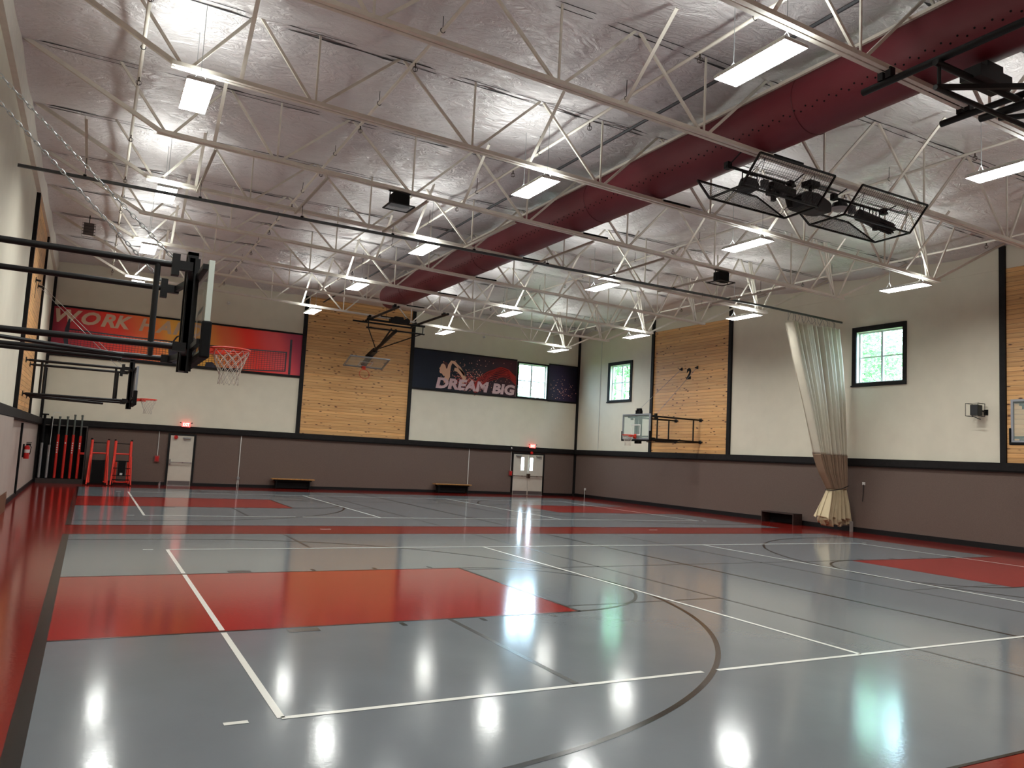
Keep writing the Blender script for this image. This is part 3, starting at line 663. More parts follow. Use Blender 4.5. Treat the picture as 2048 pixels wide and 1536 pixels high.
# ------------------------------------------------------------ ceiling lights
def make_light():
    o = thing('ceiling_light', 'x', 'ceiling light', (0,0,0), group='hanging fluorescent ceiling lights')
    c = MB(); w2, l2 = .20, .61
    c.add([(-w2,-l2,0),(w2,-l2,0),(w2,l2,0),(-w2,l2,0),(-w2+.02,-l2+.02,.06),(w2-.02,-l2+.02,.06),(w2-.02,l2-.02,.06),(-w2+.02,l2-.02,.06)],
          [(0,1,5,4),(1,2,6,5),(2,3,7,6),(3,0,4,7),(4,5,6,7)])
    c.box((-w2-.006,-l2-.006,-.01),(-w2,l2+.006,.03)); c.box((w2,-l2-.006,-.01),(w2+.006,l2+.006,.03)); c.box((-w2,-l2-.006,-.01),(w2,-l2,.03)); c.box((-w2,l2,-.01),(w2,l2+.006,.03))
    c.build('housing', WHITE, o)
    c = MB(); c.add([(-w2,-l2,.004),(w2,-l2,.004),(w2,l2,.004),(-w2,l2,.004)], [(0,3,2,1)]); c.build('diffuser', LAMPM, o)
    c = MB(); c.add([(-.13,-l2+.06,.064),(.13,-l2+.06,.064),(.13,l2-.06,.064),(-.13,l2-.06,.064)], [(0,1,2,3)]); c.build('uplight_slot', UPM, o)
    c = MB()
    for i in range(1, 24): y = -l2+2*l2*i/24; c.bar((-w2, y, -.004), (w2, y, -.004), .003, .012)
    c.build('louvre', WHITE, o)
    for s in (-1, 1):
        c = MB(); y = s*.46; c.tube((-.12, y, .06), (0, y, .22), .005, 5); c.tube((.12, y, .06), (0, y, .22), .005, 5); c.tube((0, y, .22), (0, y, 1.28), .005, 5); c.build('hanger_wire', SILVER, o)
    return o
l0 = None
LY = [(24.6, 'nearest the far wall'), (18.8, 'second from the far wall'), (13.05, 'third from the far wall'), (7.3, 'fourth from the far wall'), (1.5, 'fifth from the far wall'), (-4.3, 'last, above the camera side')]
for x, cn in ((-.34, 'beside the left wall'), (5.86, 'left of the maroon duct'), (11.5, 'right of the maroon duct'), (17.15, 'beside the right wall')):
    for y, rn in LY:
        lab = 'lit hanging light in the row %s, %s' % (cn, rn)
        yy = y if x < 0 or x > 1 else y
        loc = (x, yy, zch(x)-.24)
        if l0 is None: l0 = make_light(); l0.location = loc; l0['label'] = lab
        else: copy_tree(l0, loc, label=lab)

# ------------------------------------------------------------ wall mounted basketball hoops (local +x points into the court)
def make_net(R, z0, parent, drop=.42):
    c = MB(); n = 12; rows = 7
    def pt(k_, j):
        t = j/rows; rad = .225*(1-.50*min(1, t*1.35)) + .012*max(0, t-.75)*4; a = 2*PI*k_/n
        return Vector((R[0]+rad*math.cos(a), R[1]+rad*math.sin(a), z0-.02-drop*t))
    for k_ in range(n):
        c.path([pt(k_+.5*(j if j < 2 else j) , j) if j else pt(k_, 0) for j in range(rows+1)], .0042, 4)
        c.path([pt(k_-.5*j, j) if j else pt(k_, 0) for j in range(rows+1)], .0042, 4)
    return c.build('net', CORD, parent)
def board_parts(P, face, zlo, zhi, o, M4=None):
    pass
def wall_hoop(lab, xw, yc, sgn, chain=False):
    o = thing('basketball_hoop', lab, 'basketball hoop', (xw, yc, 0), 0 if sgn > 0 else PI)
    ZA, ZB_, S = 3.83, 2.91, .79; FX = 2.82
    for s in (-1, 1):
        for z in (ZA, ZB_):
            c = MB(); c.tube((.10, s*S, z), (2.55, s*S, z), .036, 10); c.build('support_arm', BLACK, o, smooth=True)
            c = MB(); c.box((.03, s*S-.07, z-.07), (.045, s*S+.07, z+.07)); c.tube((.04, s*S, z), (.12, s*S, z), .022, 8); c.box((.035, s*S-.16, z-.025), (.05, s*S+.16, z+.025)); c.build('wall_bracket', BLACK, o)
            c = MB(); c.box((2.46, s*S-.045, z-.05), (2.60, s*S+.045, z+.05)); c.build('arm_clamp', BLACK, o)
        for x in (.42, 2.24+(.09 if s > 0 else 0)):
            c = MB(); c.tube((x, s*S, ZB_), (x, s*S, ZA), .032, 10); c.build('upright_tube', BLACK, o, smooth=True)
        c = MB(); c.tube((.1, s*S*.98, ZB_-.03), (2.0, s*S*.35, ZB_-.10), .022, 8); c.build('diagonal_brace', BLACK, o)
        c = MB()
        top = Vector((2.42, s*(S-.02), ZA+.05)); an = Vector((.06, s*.50, 6.10))
        if chain:
            d = an-top; L = d.length; nl = int(L/.068); d.normalize(); side = d.cross(Vector((0,1,0))).normalized(); side2 = d.cross(side)
            for i in range(nl):
                q = top+d*(.068*(i+.5)); sd = side if i % 2 else side2
                c.path([q+d*(.045*math.cos(t*PI/4))+sd*(.019*math.sin(t*PI/4)) for t in range(8)], .0065, 4, True)
            c.build('hanging_chain', SILVER, o)
        else:
            c.tube(top, an, .007, 5); c.build('support_cable', SILVER, o)
        c = MB(); c.box((.03, s*.50-.05, 6.03), (.045, s*.50+.05, 6.17)); c.bar((.04, s*.50, 6.10), (.16, s*.50, 6.08), .05, .05); c.build('wall_bracket', BLACK, o)
        c = MB(); c.box((2.38, s*S-.055, ZA-.12), (2.46, s*S+.055, ZA+.12)); c.build('arm_clamp', BLACK, o)
        for z in (ZA, ZB_-.0):
            c = MB(); c.bar((2.56, s*S, z), (2.66, s*.12, z), .05, .07); c.build('cross_channel', BLACK, o)
    c = MB(); c.box((2.62, -.15, 2.70), (2.68, .15, 4.08)); c.box((2.60, -.15, 2.70), (2.74, -.11, 4.08)); c.box((2.60, .11, 2.70), (2.74, .15, 4.08)); c.build('centre_mast', BLACK, o)
    c = MB(); c.tube((2.66, 0, 2.95), (2.66, 0, 3.7), .03, 10); c.build('height_adjuster', CHROME, o)
    c = MB(); c.box((2.60, -.11, 4.02), (2.72, -.07, 4.16)); c.box((2.60, .07, 4.02), (2.72, .11, 4.16)); c.box((2.60, -.11, 4.12), (2.72, .11, 4.16)); c.build('mast_bracket', BLACK, o)
    for z in (3.0, 3.86):
        c = MB(); c.box((2.70, -.86, z-.04), (2.76, .86, z+.02)); c.build('board_rail', BLACK, o)
    z0, z1, hw = 2.86, 3.92, .915
    c = MB()
    for a, e in (((-hw, z0), (-hw+.055, z1)), ((hw-.055, z0), (hw, z1)), ((-hw+.055, z1-.055), (hw-.055, z1)), ((-hw+.055, z0), (hw-.055, z0+.055))): c.box((FX-.06, a[0], a[1]), (FX, e[0], e[1]))
    bf = c.build('board_frame', GREYM if not chain else mat('pale_aluminium', (196, 206, 198), .45, .2), o)
    c = MB(); c.box((FX-.03, -hw+.055, z0+.055), (FX-.018, hw-.055, z1-.055)); c.build('backboard', GLASS, o)
    c = MB()
    for a, e in (((-.305, 3.03), (-.255, 3.49)), ((.255, 3.03), (.305, 3.49)), ((-.255, 3.44), (.255, 3.49)), ((-.255, 3.03), (.255, 3.08))): c.box((FX-.018, a[0], a[1]), (FX-.015, e[0], e[1]))
    c.build('target_square', WHITE, o)
    c = MB(); c.box((FX-.09, -hw-.025, z0-.06), (FX+.02, hw+.025, z0+.012)); c.box((FX-.09, -hw-.04, z0-.06), (FX+.02, -hw+.012, z0+.36)); c.box((FX-.09, hw-.012, z0-.06), (FX+.02, hw+.04, z0+.36)); c.build('edge_padding', MATTE_BLACK, o, bevel=.02)
    rc = (FX+.15+.2286, 0); ZR = 3.03
    c = MB(); c.ring((rc[0], 0, ZR), .2286, .012, n=36, k=8); c.ring((rc[0], 0, ZR-.03), .215, .005, n=36, k=6); rim = c.build('rim', ORANGE, o, smooth=True)
    c = MB(); c.box((FX, -.075, ZR-.13), (FX+.02, .075, ZR+.05)); c.prism([(0, 0), (.19, 0), (.19, -.02), (0, -.12)], (FX+.01, .075, ZR), (1,0,0), (0,0,1), .006); c.prism([(0, 0), (.19, 0), (.19, -.02), (0, -.12)], (FX+.01, -.069, ZR), (1,0,0), (0,0,1), .006); c.box((FX+.0, -.075, ZR-.012), (FX+.19, .075, ZR+.004)); c.box((FX+.02, -.06, ZR-.075), (FX+.30, .06, ZR-.012)); c.build('rim_bracket', ORANGE, o)
    make_net((rc[0], 0), ZR, rim)
    return o
wall_hoop('nearest basketball hoop, held by black arms and chains from the left wall', XL, 4.6, 1, True)
wall_hoop('small far basketball hoop on the left wall beside the red pole rack', XL, 20.1, 1)
wall_hoop('glass basketball hoop on the right wall in front of the number 2 panel', XR-.01, 20.28, -1)
wall_hoop('basketball hoop cut off by the right edge of the photo', XR-.01, 4.44, -1)

# ------------------------------------------------------------ ceiling hung folding hoops
def ceiling_hoop(lab, yc, ylo, yhi, full):
    xc = 9.25 if full else 8.56; o = thing('folding_basketball_hoop', lab, 'basketball hoop', (xc, yc, 7.0)); org = o.location
    zp = 7.17; hs_ = .93
    xs = (xc-1.0, xc+1.0) if full else (7.68, 9.44)
    for x in xs:
        c = MB(); c.tube((x, ylo, zp), (x, yhi, zp), .048, 12); c.build('long_pipe', BLACK, o, org=org, smooth=True)
        for ty in TRY:
            if ylo < ty < yhi: c = MB(); c.box((x-.05, ty-.10, zp+.04), (x+.05, ty-.02, zch(x)+.03)); c.box((x-.05, ty+.02, zp+.04), (x+.05, ty+.10, zch(x)+.03)); c.build('truss_clamp', BLACK, o, org=org)
    xa, xb = (xs[0]-.25, xs[1]+.25) if full else (7.55, 10.0)
    c = MB(); c.tube((xa, yc, zp-.09), (xb, yc, zp-.09), .045, 12); c.build('cross_pipe', BLACK, o, org=org, smooth=True)
    c = MB(); c.tube((xa+.0, yc+.0, zp-.42), (xb, yc, zp-.42), .034, 12); c.build('cross_pipe', BLACK, o, org=org, smooth=True)
    if full:
        c = MB(); c.tube((xa-.35, yc+.75, zp-.09), (xb-.3, yc+.75, zp-.09), .036, 10); c.build('cross_pipe', BLACK, o, org=org, smooth=True)
    for x in (xa+.08, xb-.08):
        c = MB(); c.tube((x, yc, zp-.09), (x, yc, zp-.42), .024, 8); c.build('drop_link', BLACK, o, org=org)
    c = MB(); c.box((xc-.28, yc-.14, zp-.10), (xc+.42, yc+.14, zp+.06)); c.box((xc-.10, yc-.12, zp+.06), (xc+.25, yc+.1, zp+.16)); c.tube((xc+.45, yc-.05, zp+.02), (xc+.45, yc+.05, zp+.02), .12, 18); c.build('winch', BLACK, o, org=org)
    c = MB(); c.ring((xc+.45, yc+.08, zp+.10), .12, .010, (1,0,0), (0,.5,.86), 24, 5)
    for t in range(6): a = t*PI/3; c.tube((xc+.45, yc+.08, zp+.10), Vector((xc+.45, yc+.08, zp+.10))+Vector((math.cos(a)*.12, math.sin(a)*.06, math.sin(a)*.104)), .005, 5)
    c.build('pulley_wheel', BLACK, o, org=org)
    if full:
        A = Vector((xc, yc, zp-.42)); B_ = Vector((xc, 27.85, 5.98))
        c = MB(); c.tube(A, B_, .075, 12); c.build('main_mast', BLACK, o, org=org, smooth=True)
        c = MB(); c.tube(A+Vector((-.18, .05, .06)), A.lerp(B_, .62), .035, 10); c.build('fold_strut', BLACK, o, org=org, smooth=True)
        c = MB(); q = A.lerp(B_, .72); d = (B_-A).normalized(); c.bar(q, B_+d*.1, .19, .19); c.build('mast_collar', BLACK, o, org=org)
        for x in (xa+.08, xb-.12):
            c = MB(); c.tube((x, yc, zp-.42), A.lerp(B_, .70), .024, 8); c.build('side_brace', BLACK, o, org=org)
        # folded board: bottom edge towards the wall, face looking down
        up = Vector((0, -.94, .34)).normalized(); U = Vector((1,0,0)); nn = Vector((0, -up.z, up.y)); nn = -nn if nn.z > 0 else nn
        bc = Vector((xc-.03, 28.42, 5.58)); hw = .915
        def Q(a, v, n_): return bc+U*a+up*v+nn*n_
        def qbox(mb, a0, a1, v0, v1, n0, n1):
            ps = [Q(a, v, n_) for n_ in (n0, n1) for a, v in ((a0, v0), (a1, v0), (a1, v1), (a0, v1))]
            mb.add(ps, [(0,3,2,1),(4,5,6,7),(0,1,5,4),(1,2,6,5),(2,3,7,6),(3,0,4,7)])
        c = MB(); qbox(c, -hw, -hw+.06, 0, 1.07, 0, .05); qbox(c, hw-.06, hw, 0, 1.07, 0, .05); qbox(c, -hw+.06, hw-.06, 0, .06, 0, .05); qbox(c, -hw+.06, hw-.06, 1.01, 1.07, 0, .05); c.build('board_frame', GREYM, o, org=org)
        c = MB(); qbox(c, -hw+.06, hw-.06, .06, 1.01, .02, .03); c.build('backboard', GLASS, o, org=org)
        c = MB(); qbox(c, -.305, -.255, .15, .6, .03, .034); qbox(c, .255, .305, .15, .6, .03, .034); qbox(c, -.255, .255, .55, .6, .03, .034); qbox(c, -.255, .255, .15, .2, .03, .034); c.build('target_square', WHITE, o, org=org)
        c = MB(); qbox(c, -.12, .12, .1, 1.0, -.10, 0); c.build('board_mount', BLACK, o, org=org)
        c = MB(); rc = Q(0, .15, .05+.15+.2286); c.ring(rc, .2286, .010, U, nn, 36, 8); c.build('rim', ORANGE, o, org=org, smooth=True)
        c = MB(); qbox(c, -.08, .08, .0, .17, .05, .09); qbox(c, -.07, .07, .135, .15, .09, .21); c.build('rim_bracket', ORANGE, o, org=org)
        c = MB(); c.path([(xc-.55, 24.2, 8.5), (xc-.45, yc, zp-.0)], .006, 5); c.build('lift_cable', BLACK, o, org=org)
    else:
        c = MB(); c.tube((xs[1]-.35, yc+.35, zp-.30), (xs[1]-.45, yc-2.2, zp-.42), .05, 12, r1=.10); c.build('main_mast', BLACK, o, org=org, smooth=True)
        c = MB(); c.bar((xa+.05, yc+.02, zp-.40), (xb-.1, yc-.9, zp-.10), .06, .06); c.build('fold_strut', BLACK, o, org=org)
        c = MB(); c.tube((xb-.2, yc+.5, zp-.05), (xc+1.6, yc-1.2, zp-.4), .04, 10); c.build('side_brace', BLACK, o, org=org)
ceiling_hoop('black ceiling-hung hoop folded up in front of the far pine panel', 24.4, 21.45, 25.3, True)
ceiling_hoop('black pipe frame of the ceiling hoop at the upper right corner', .2, -2.6, 1.34, False)

# ------------------------------------------------------------ curtain and its track
TZ = 7.08; TY = 12.2
o = thing('curtain_track', 'long dark divider curtain track crossing the room under the trusses', 'track', (9, TY, TZ)); org = o.location
c = MB(); c.bar((XL+.02, TY, TZ), (17.4, TY, TZ), .05, .06); c.bar((17.4, TY, TZ), (20.98, TY+.12, TZ-.03), .05, .06); c.build('rail', mat('dark_galvanised', (86, 90, 92), .45, .6), o, org=org)
for i in range(9):
    x = -1.9+i*2.2; c = MB(); c.tube((x, TY, TZ+.03), (x, TY, zch(x)-.065), .006, 5); c.box((x-.03, TY-.03, TZ+.02), (x+.03, TY+.03, TZ+.06)); c.build('drop_rod', BLACK, o, org=org)
for i in range(9):
    x = -1.9+i*2.2; lab = 'horizontal strut over the curtain track between two trusses, %s from the left wall' % ordn[i]
    c = MB(); z = zch(x)-.005; c.angle((x, 9.98, z-.03), (x, 12.96, z-.03), .045); tag(c.build('track_strut', mat('cream_steel_paint_2', (176, 166, 154), .5), org=(x, 11.4, z)), lab, 'strut', 'struts over the curtain track')

def lerp_tab(tab, z):
    for (z0, a0), (z1, a1) in zip(tab, tab[1:]):
        if z0 >= z >= z1: t = (z0-z)/(z0-z1); return a0+(a1-a0)*t
    return tab[-1][1] if z < tab[-1][0] else tab[0][1]
LE = [(6.78, 18.22), (5.6, 18.60), (4.22, 19.08), (2.56, 19.59), (1.9, 19.90), (1.36, 20.28), (1.0, 20.12), (.38, 19.80), (.1, 19.98)]
RE = [(6.78, 20.62), (5.6, 20.80), (4.37, 20.94), (2.48, 21.08), (1.5, 21.12), (1.36, 21.10), (.9, 21.18), (.30, 21.22), (.1, 21.12)]
def curtain_piece(z1, z0, amp0, amp1, name, m, parent, seed, nz=40, ragged=0, folds=11):
    c = MB(); n = 220; vs = []; random.seed(seed)
    for j in range(nz+1):
        t = j/nz; 
        for i in range(n+1):
            s = i/n; zz_ = z1+(z0-z1)*t; 
            if ragged and t > 0: zz_ += ragged*t*(math.sin(s*17+seed)*.5+.5*math.sin(s*31))
            xl, xr = lerp_tab(LE, zz_), lerp_tab(RE, zz_); amp = amp0+(amp1-amp0)*t
            ph = 2*PI*folds*s + .8*math.sin(5*s+seed) + .35*math.sin(t*4+s*9)
            y = TY + amp*(1+.5*math.sin(s*8.3+seed))*.75*math.sin(ph) + amp*.16*math.sin(ph*1.7+1.7+t)
            x = xl+(xr-xl)*s + .10*(xr-xl)/folds*math.cos(ph)
            vs.append((min(x, XR-.01), y, zz_))
    c.add(vs, [(j*(n+1)+i, j*(n+1)+i+1, (j+1)*(n+1)+i+1, (j+1)*(n+1)+i) for j in range(nz) for i in range(n)])
    ob = c.build(name, m, parent, org=parent.location, smooth=False)
    ob.data.polygons.foreach_set('use_smooth', [True]*len(ob.data.polygons))
    md = ob.modifiers.new('thickness', 'SOLIDIFY'); md.thickness = .004
    return ob
def cloth_mat(name, col, tr):
    m = mat(name, col, .8, var=.04, vscale=4); nt, N, L, b = nodes(m)
    tl = N.new('ShaderNodeBsdfTranslucent'); tl.inputs[0].default_value = (*lin(col), 1); mx = N.new('ShaderNodeMixShader'); mx.inputs[0].default_value = tr
    L.new(b.outputs[0], mx.inputs[1]); L.new(tl.outputs[0], mx.inputs[2]); L.new(mx.outputs[0], N['Material Output'].inputs[0]); return m
CW = cloth_mat('cream_curtain_vinyl', (228, 222, 204), .3); CT = cloth_mat('tan_curtain_band', (146, 122, 100), .05); CC = cloth_mat('cream_curtain_skirt', (196, 180, 146), .05)
o = thing('divider_curtain', 'gathered cream and tan divider curtain hanging beside the right wall', 'curtain', (20, TY, 0))
curtain_piece(6.76, 2.50, .13, .13, 'upper_fabric', CW, o, 1.3, 60)
curtain_piece(2.50, 1.36, .13, .09, 'tan_band', CT, o, 1.3, 30)
curtain_piece(1.36, .36, .09, .24, 'lower_skirt', CC, o, 1.3, 30, .13, 8)
curtain_piece(1.30, .20, .05, .12, 'inner_skirt', CC, o, 4.1, 24, .07, 7)
c = MB(); c.path([(20.25, TY, 1.34), (20.3, TY-.16, 1.33), (20.7, TY-.19, 1.40), (21.1, TY-.12, 1.50), (21.16, TY, 1.50), (21.1, TY+.14, 1.48), (20.7, TY+.19, 1.40), (20.3, TY+.14, 1.34)], .014, 6, True); c.build('tie_strap', STRAPM, o, org=o.location)
for i in range(24):
    s = i/23; x = 18.26+2.3*s; c = MB(); zt = TZ-.035; c.path([(x+.03*math.sin(i), TY+.1*s, zt), (x, TY+.06*math.sin(i*2), 6.92), (x-.02, TY+.08*math.sin(i*1.7), 6.76)], .005, 5); c.build('curtain_hook', mat('hook_grey', (96, 102, 104), .5, .5), o, org=o.location)
c = MB(); c.box((21.10, TY-.26, 0), (21.18, TY-.18, .34)); tag(c.build('floor_stand', mat('pale_grey_post', (150, 146, 140), .6), org=(21.14, TY-.22, 0)), 'short pale post on the floor under the curtain hem', 'post')

# ------------------------------------------------------------ hanging projectors in wire baskets
WIRE = mat('thin_black_wire', (20, 20, 22), .5)
def basket(x0, x1, lab):
    y0, y1, z0, z1 = 4.08, 4.90, 6.74, 7.22; ya, yb = 3.72, 5.33
    o = thing('wire_basket', lab, 'wire basket', (x0, 4.5, z0)); org = o.location
    P1, P2, Q1, Q2, R1, R2, S1, S2 = [Vector(q) for q in ((x0+.05, ya, z1), (x1+.03, ya, z1), (x0, y0, z0), (x1, y0, z0), (x0+.02, y1, z0), (x1+.05, y1, z0), (x0+.1, yb, z1), (x1-.25, yb, z1))]
    c = MB()
    for a, e in ((P1,P2),(Q1,Q2),(R1,R2),(S1,S2),(P1,Q1),(P2,Q2),(Q1,R1),(Q2,R2),(R1,S1),(R2,S2)): c.bar(a, e, .03, .03)
    c.build('basket_frame', BLACK, o, org=org)
    for nm, (A, B_, D, E_) in (('side_mesh', (P1, P2, Q1, Q2)), ('floor_mesh', (Q1, Q2, R1, R2)), ('side_mesh', (S1, S2, R1, R2))):
        c = MB(); na = 34; nb = 9 if nm == 'side_mesh' else 12
        for i in range(na+1): t = i/na; c.tube(A.lerp(B_, t), D.lerp(E_, t), .0035, 3, caps=False)
        if nm == 'side_mesh' :
            for i in range(nb+1): t = i/nb; c.tube(A.lerp(D, t), B_.lerp(E_, t), .0035, 3, caps=False)
        c.build(nm, WIRE, o, org=org)
    for a in (.18, .92):
        c = MB(); p = Q1.lerp(Q2, a); q = R1.lerp(R2, a); m = Vector((p.x-.15*(a > .5)+.1, 3.98, zch(x0)-.01)); c.tube(p, m, .005, 5); c.tube(q, m, .005, 5); c.build('suspension_wire', BLACK, o, org=org)
    return o
basket(8.14, 10.02, 'left black wire basket hanging under the truss beside the maroon duct')
basket(10.74, 12.68, 'right black wire basket hanging under the truss with a ribbed projector')
def lightbar(x0, x1, lab):
    z = 7.20; y = 4.45; o = thing('lighting_bar', lab, 'lighting bar', (x0, y, z)); c = MB(); c.tube((x0, y, z), (x1, y, z), .026, 10); c.build('bar_tube', BLACK, o, org=o.location)
    for x in (x0+.06, x1-.12):
        c = MB(); c.tube((x, y, z), (x, y-.42, zch(x)+.10), .012, 6); c.box((x-.05, y-.05, z-.05), (x+.05, y+.05, z+.07)); c.build('hanger_clamp', BLACK, o, org=o.location)
    return z, y
lightbar(8.10, 9.85, 'black lighting bar over the left wire basket'); lightbar(10.85, 12.50, 'black lighting bar over the right wire basket')
DK = mat('dark_plastic', (24, 25, 28), .5, bump=.2, bscale=60)
y = 4.45
o = thing('stage_light', 'small square floodlight at the left end of the left lighting bar', 'stage light', (8.68, y, 7.05)); org = o.location
c = MB(); c.add([(8.52,y-.10,6.93),(8.86,y-.10,6.93),(8.86,y+.16,6.88),(8.52,y+.16,6.88),(8.57,y-.06,7.09),(8.80,y-.06,7.09),(8.80,y+.1,7.09),(8.57,y+.1,7.09)], [(0,3,2,1),(4,5,6,7),(0,1,5,4),(1,2,6,5),(2,3,7,6),(3,0,4,7)]); c.build('lamp_body', DK, o, org=org)
c = MB(); c.path([(8.51, y, 7.0), (8.51, y, 7.17), (8.87, y, 7.17), (8.87, y, 7.0)], .014); c.build('yoke', BLACK, o, org=org)
o = thing('power_box', 'small grey power box hanging on the left lighting bar', 'power box', (9.05, y, 7.1)); c = MB(); c.box((9.0, y-.05, 6.98), (9.11, y+.05, 7.14)); c.tube((9.03, y, 7.14), (9.03, y, 7.19), .008); c.build('box', mat('grey_box', (88, 92, 96), .5), o, org=o.location)
o = thing('stage_light', 'black moving-head light with two prongs in the left basket', 'stage light', (9.45, y, 7.0)); org = o.location
c = MB(); c.bar((9.18, y, 7.07), (9.78, y, 7.02), .20, .15); c.build('base_housing', DK, o, org=org, bevel=.02)
c = MB(); c.box((9.16, y-.07, 6.90), (9.22, y+.07, 7.04)); c.box((9.36, y-.07, 6.90), (9.42, y+.07, 7.02)); c.bar((9.19, y, 6.92), (9.40, y, 6.92), .12, .05); c.tube((9.28, y, 7.0), (9.29, y, 6.80), .05, 12); c.build('moving_head', DK, o, org=org)
c = MB(); c.tube((9.68, y, 6.96), (9.72, y, 6.76), .075, 12, r1=.05); c.build('lens_barrel', BLACK, o, org=org)
c = MB(); c.tube((9.55, y, 7.10), (9.55, y, 7.19), .02, 8); c.build('hook_clamp', BLACK, o, org=org)
o = thing('projector', 'large flat black projector at the right end of the left basket', 'projector', (10.2, y, 6.9)); org = o.location
c = MB(); c.prism([(9.83, 6.90), (9.83, 7.0), (9.98, 7.10), (10.30, 7.12), (10.60, 7.02), (10.66, 6.98), (10.66, 6.82), (10.40, 6.78), (9.9, 6.80)], (0, y+.20, 0), (1,0,0), (0,0,1), .36); c.build('projector_body', DK, o, org=org, bevel=.015)
c = MB(); c.tube((10.25, y, 7.10), (10.25, y, zch(10.2)+.05), .035, 8); c.box((10.12, y-.12, 7.26), (10.38, y+.10, 7.36)); c.build('ceiling_mount', BLACK, o, org=org)
c = MB(); c.tube((10.05, y+.16, 6.95), (10.05, y+.24, 6.95), .06, 14); c.build('lens', BLACK, o, org=org)
o = thing('stage_light', 'round black lamp with pale lens between the two wire baskets', 'stage light', (11.07, y, 7.0)); org = o.location
c = MB(); c.tube((11.07, y, 7.12), (11.07, y, 7.02), .13, 20, r1=.17); c.tube((11.07, y, 7.12), (11.07, y, 7.19), .03, 8); c.build('lamp_body', BLACK, o, org=org)
c = MB(); c.tube((11.07, y, 7.02), (11.07, y, 6.97), .165, 20, r1=.11); c.build('lens', mat('frosted_lens', (175, 172, 172), .3), o, org=org, label='pale frosted lens')
o = thing('power_box', 'small grey power box hanging on the right lighting bar', 'power box', (11.42, y, 7.1)); c = MB(); c.box((11.37, y-.05, 6.98), (11.48, y+.05, 7.14)); c.tube((11.4, y, 7.14), (11.4, y, 7.19), .008); c.build('box', MATS['grey_box'], o, org=o.location)
o = thing('stage_light', 'ribbed cylindrical black spotlight in the right basket', 'stage light', (12.1, y, 6.98)); org = o.location
c = MB(); c.tube((11.63, y, 7.0), (12.12, y, 6.95), .115, 18)
for i in range(12): t = i*PI/6; c.bar((12.05, y+.105*math.cos(t), 6.95+.105*math.sin(t)), (12.62, y+.105*math.cos(t), 6.90+.105*math.sin(t)), .022, .022)
c.tube((12.05, y, 6.95), (12.62, y, 6.90), .088, 16); c.tube((12.12, y, 6.88), (12.12, y, 6.78), .05, 10); c.build('lamp_body', DK, o, org=org)
for x in (11.72, 12.0, 12.2):
    c = MB(); c.path([(x-.05, y, 7.03), (x-.05, y, 7.18), (x+.05, y, 7.18), (x+.05, y, 7.03)], .012); c.build('yoke', BLACK, o, org=org)

# ------------------------------------------------------------ loudspeakers
def hung_speaker(x, lab, grille):
    y0 = 9.95; zt = zch(x)-.01; o = thing('loudspeaker', lab, 'loudspeaker', (x, y0, zt-.3)); org = o.location
    c = MB(); c.box((x-.17, y0-.13, zt-.30), (x+.17, y0+.13, zt-.05)); c.tube((x+.10, y0, zt-.31), (x+.10, y0, zt-.05), .13, 16); c.build('cabinet', MATTE_BLACK, o, org=org, bevel=.02)
    c = MB(); c.path([(x-.21, y0, zt-.02), (x-.22, y0, zt-.33)], .012); c.path([(x+.22, y0, zt-.02), (x+.22, y0, zt-.33)], .012); c.bar((x-.24, y0, zt-.012), (x+.24, y0, zt-.012), .08, .012); c.build('hanging_bracket', BLACK, o, org=org)
    c = MB()
    for a, e in (((-.27, -.24), (.27, -.24)), ((.27, -.24), (.27, .24)), ((.27, .24), (-.27, .24)), ((-.27, .24), (-.27, -.24))): c.bar((x+a[0], y0+a[1], zt-.335), (x+e[0], y0+e[1], zt-.335), .035, .02)
    c.build('guard_frame', BLACK, o, org=org)
    if grille:
        c = MB()
        for i in range(19): t = -.24+.48*i/18; c.tube((x+t, y0-.22, zt-.335), (x+t, y0+.22, zt-.335), .003, 4); c.tube((x-.25, y0+t*.9, zt-.335), (x+.25, y0+t*.9, zt-.335), .003, 4)
        c.build('guard_mesh', SILVER, o, org=org)
hung_speaker(4.03, 'black speaker with guard under the truss left of the maroon duct', True)
hung_speaker(13.22, 'black speaker with open guard frame under the truss right of the duct', False)
o = thing('loudspeaker', 'small black wall speaker in a cage on the right wall', 'loudspeaker', (XR, 7.75, 3.7)); org = o.location
c = MB(); c.box((XR-.42, 7.60, 3.76), (XR-.18, 7.82, 4.06)); c.build('cabinet', DK, o, org=org, bevel=.01)
c = MB(); x = XR-.45; z0, z1 = 3.74, 4.10
for a in (x, XR-.12):
    c.path([(a, 7.93, z0), (a, 7.93, z1), (a, 7.57, z1), (a, 7.57, z0)], .01, 5, True)
for yy, zz_ in ((7.93, z0), (7.93, z1), (7.57, z1), (7.57, z0)): c.tube((x, yy, zz_), (XR-.12, yy, zz_), .01, 5)
c.path([(x, 7.75, z0), (x+.06, 7.60, z0-.08), (x+.1, 7.55, z0-.10)], .012, 5); c.build('guard_cage', BLACK, o, org=org)
c = MB(); c.tube((XR-.18, 7.62, 3.9), (XR, 7.60, 3.86), .025, 8); c.box((XR-.02, 7.54, 3.78), (XR, 7.66, 3.94)); c.build('wall_arm', BLACK, o, org=org)
o = thing('horn_speaker', 'small dark horn speaker on the left wall under the orange banner', 'horn speaker', (XL, 27.0, 5.1)); org = o.location
c = MB(); c.tube((XL, 27, 5.1), (XL+.12, 27, 5.1), .02, 8); c.build('wall_mount', WHITE, o, org=org)
c = MB(); c.tube((XL+.12, 27, 5.12), (XL+.22, 26.85, 4.98), .03, 14, r1=.11); c.build('horn', mat('dark_grey_horn', (50, 50, 54), .5), o, org=org)
o = thing('guarded_sounder', 'small dark boxed device in a wire guard hanging from the ceiling near the left wall', 'alarm', (-1.93, 21.2, 8.1)); org = o.location
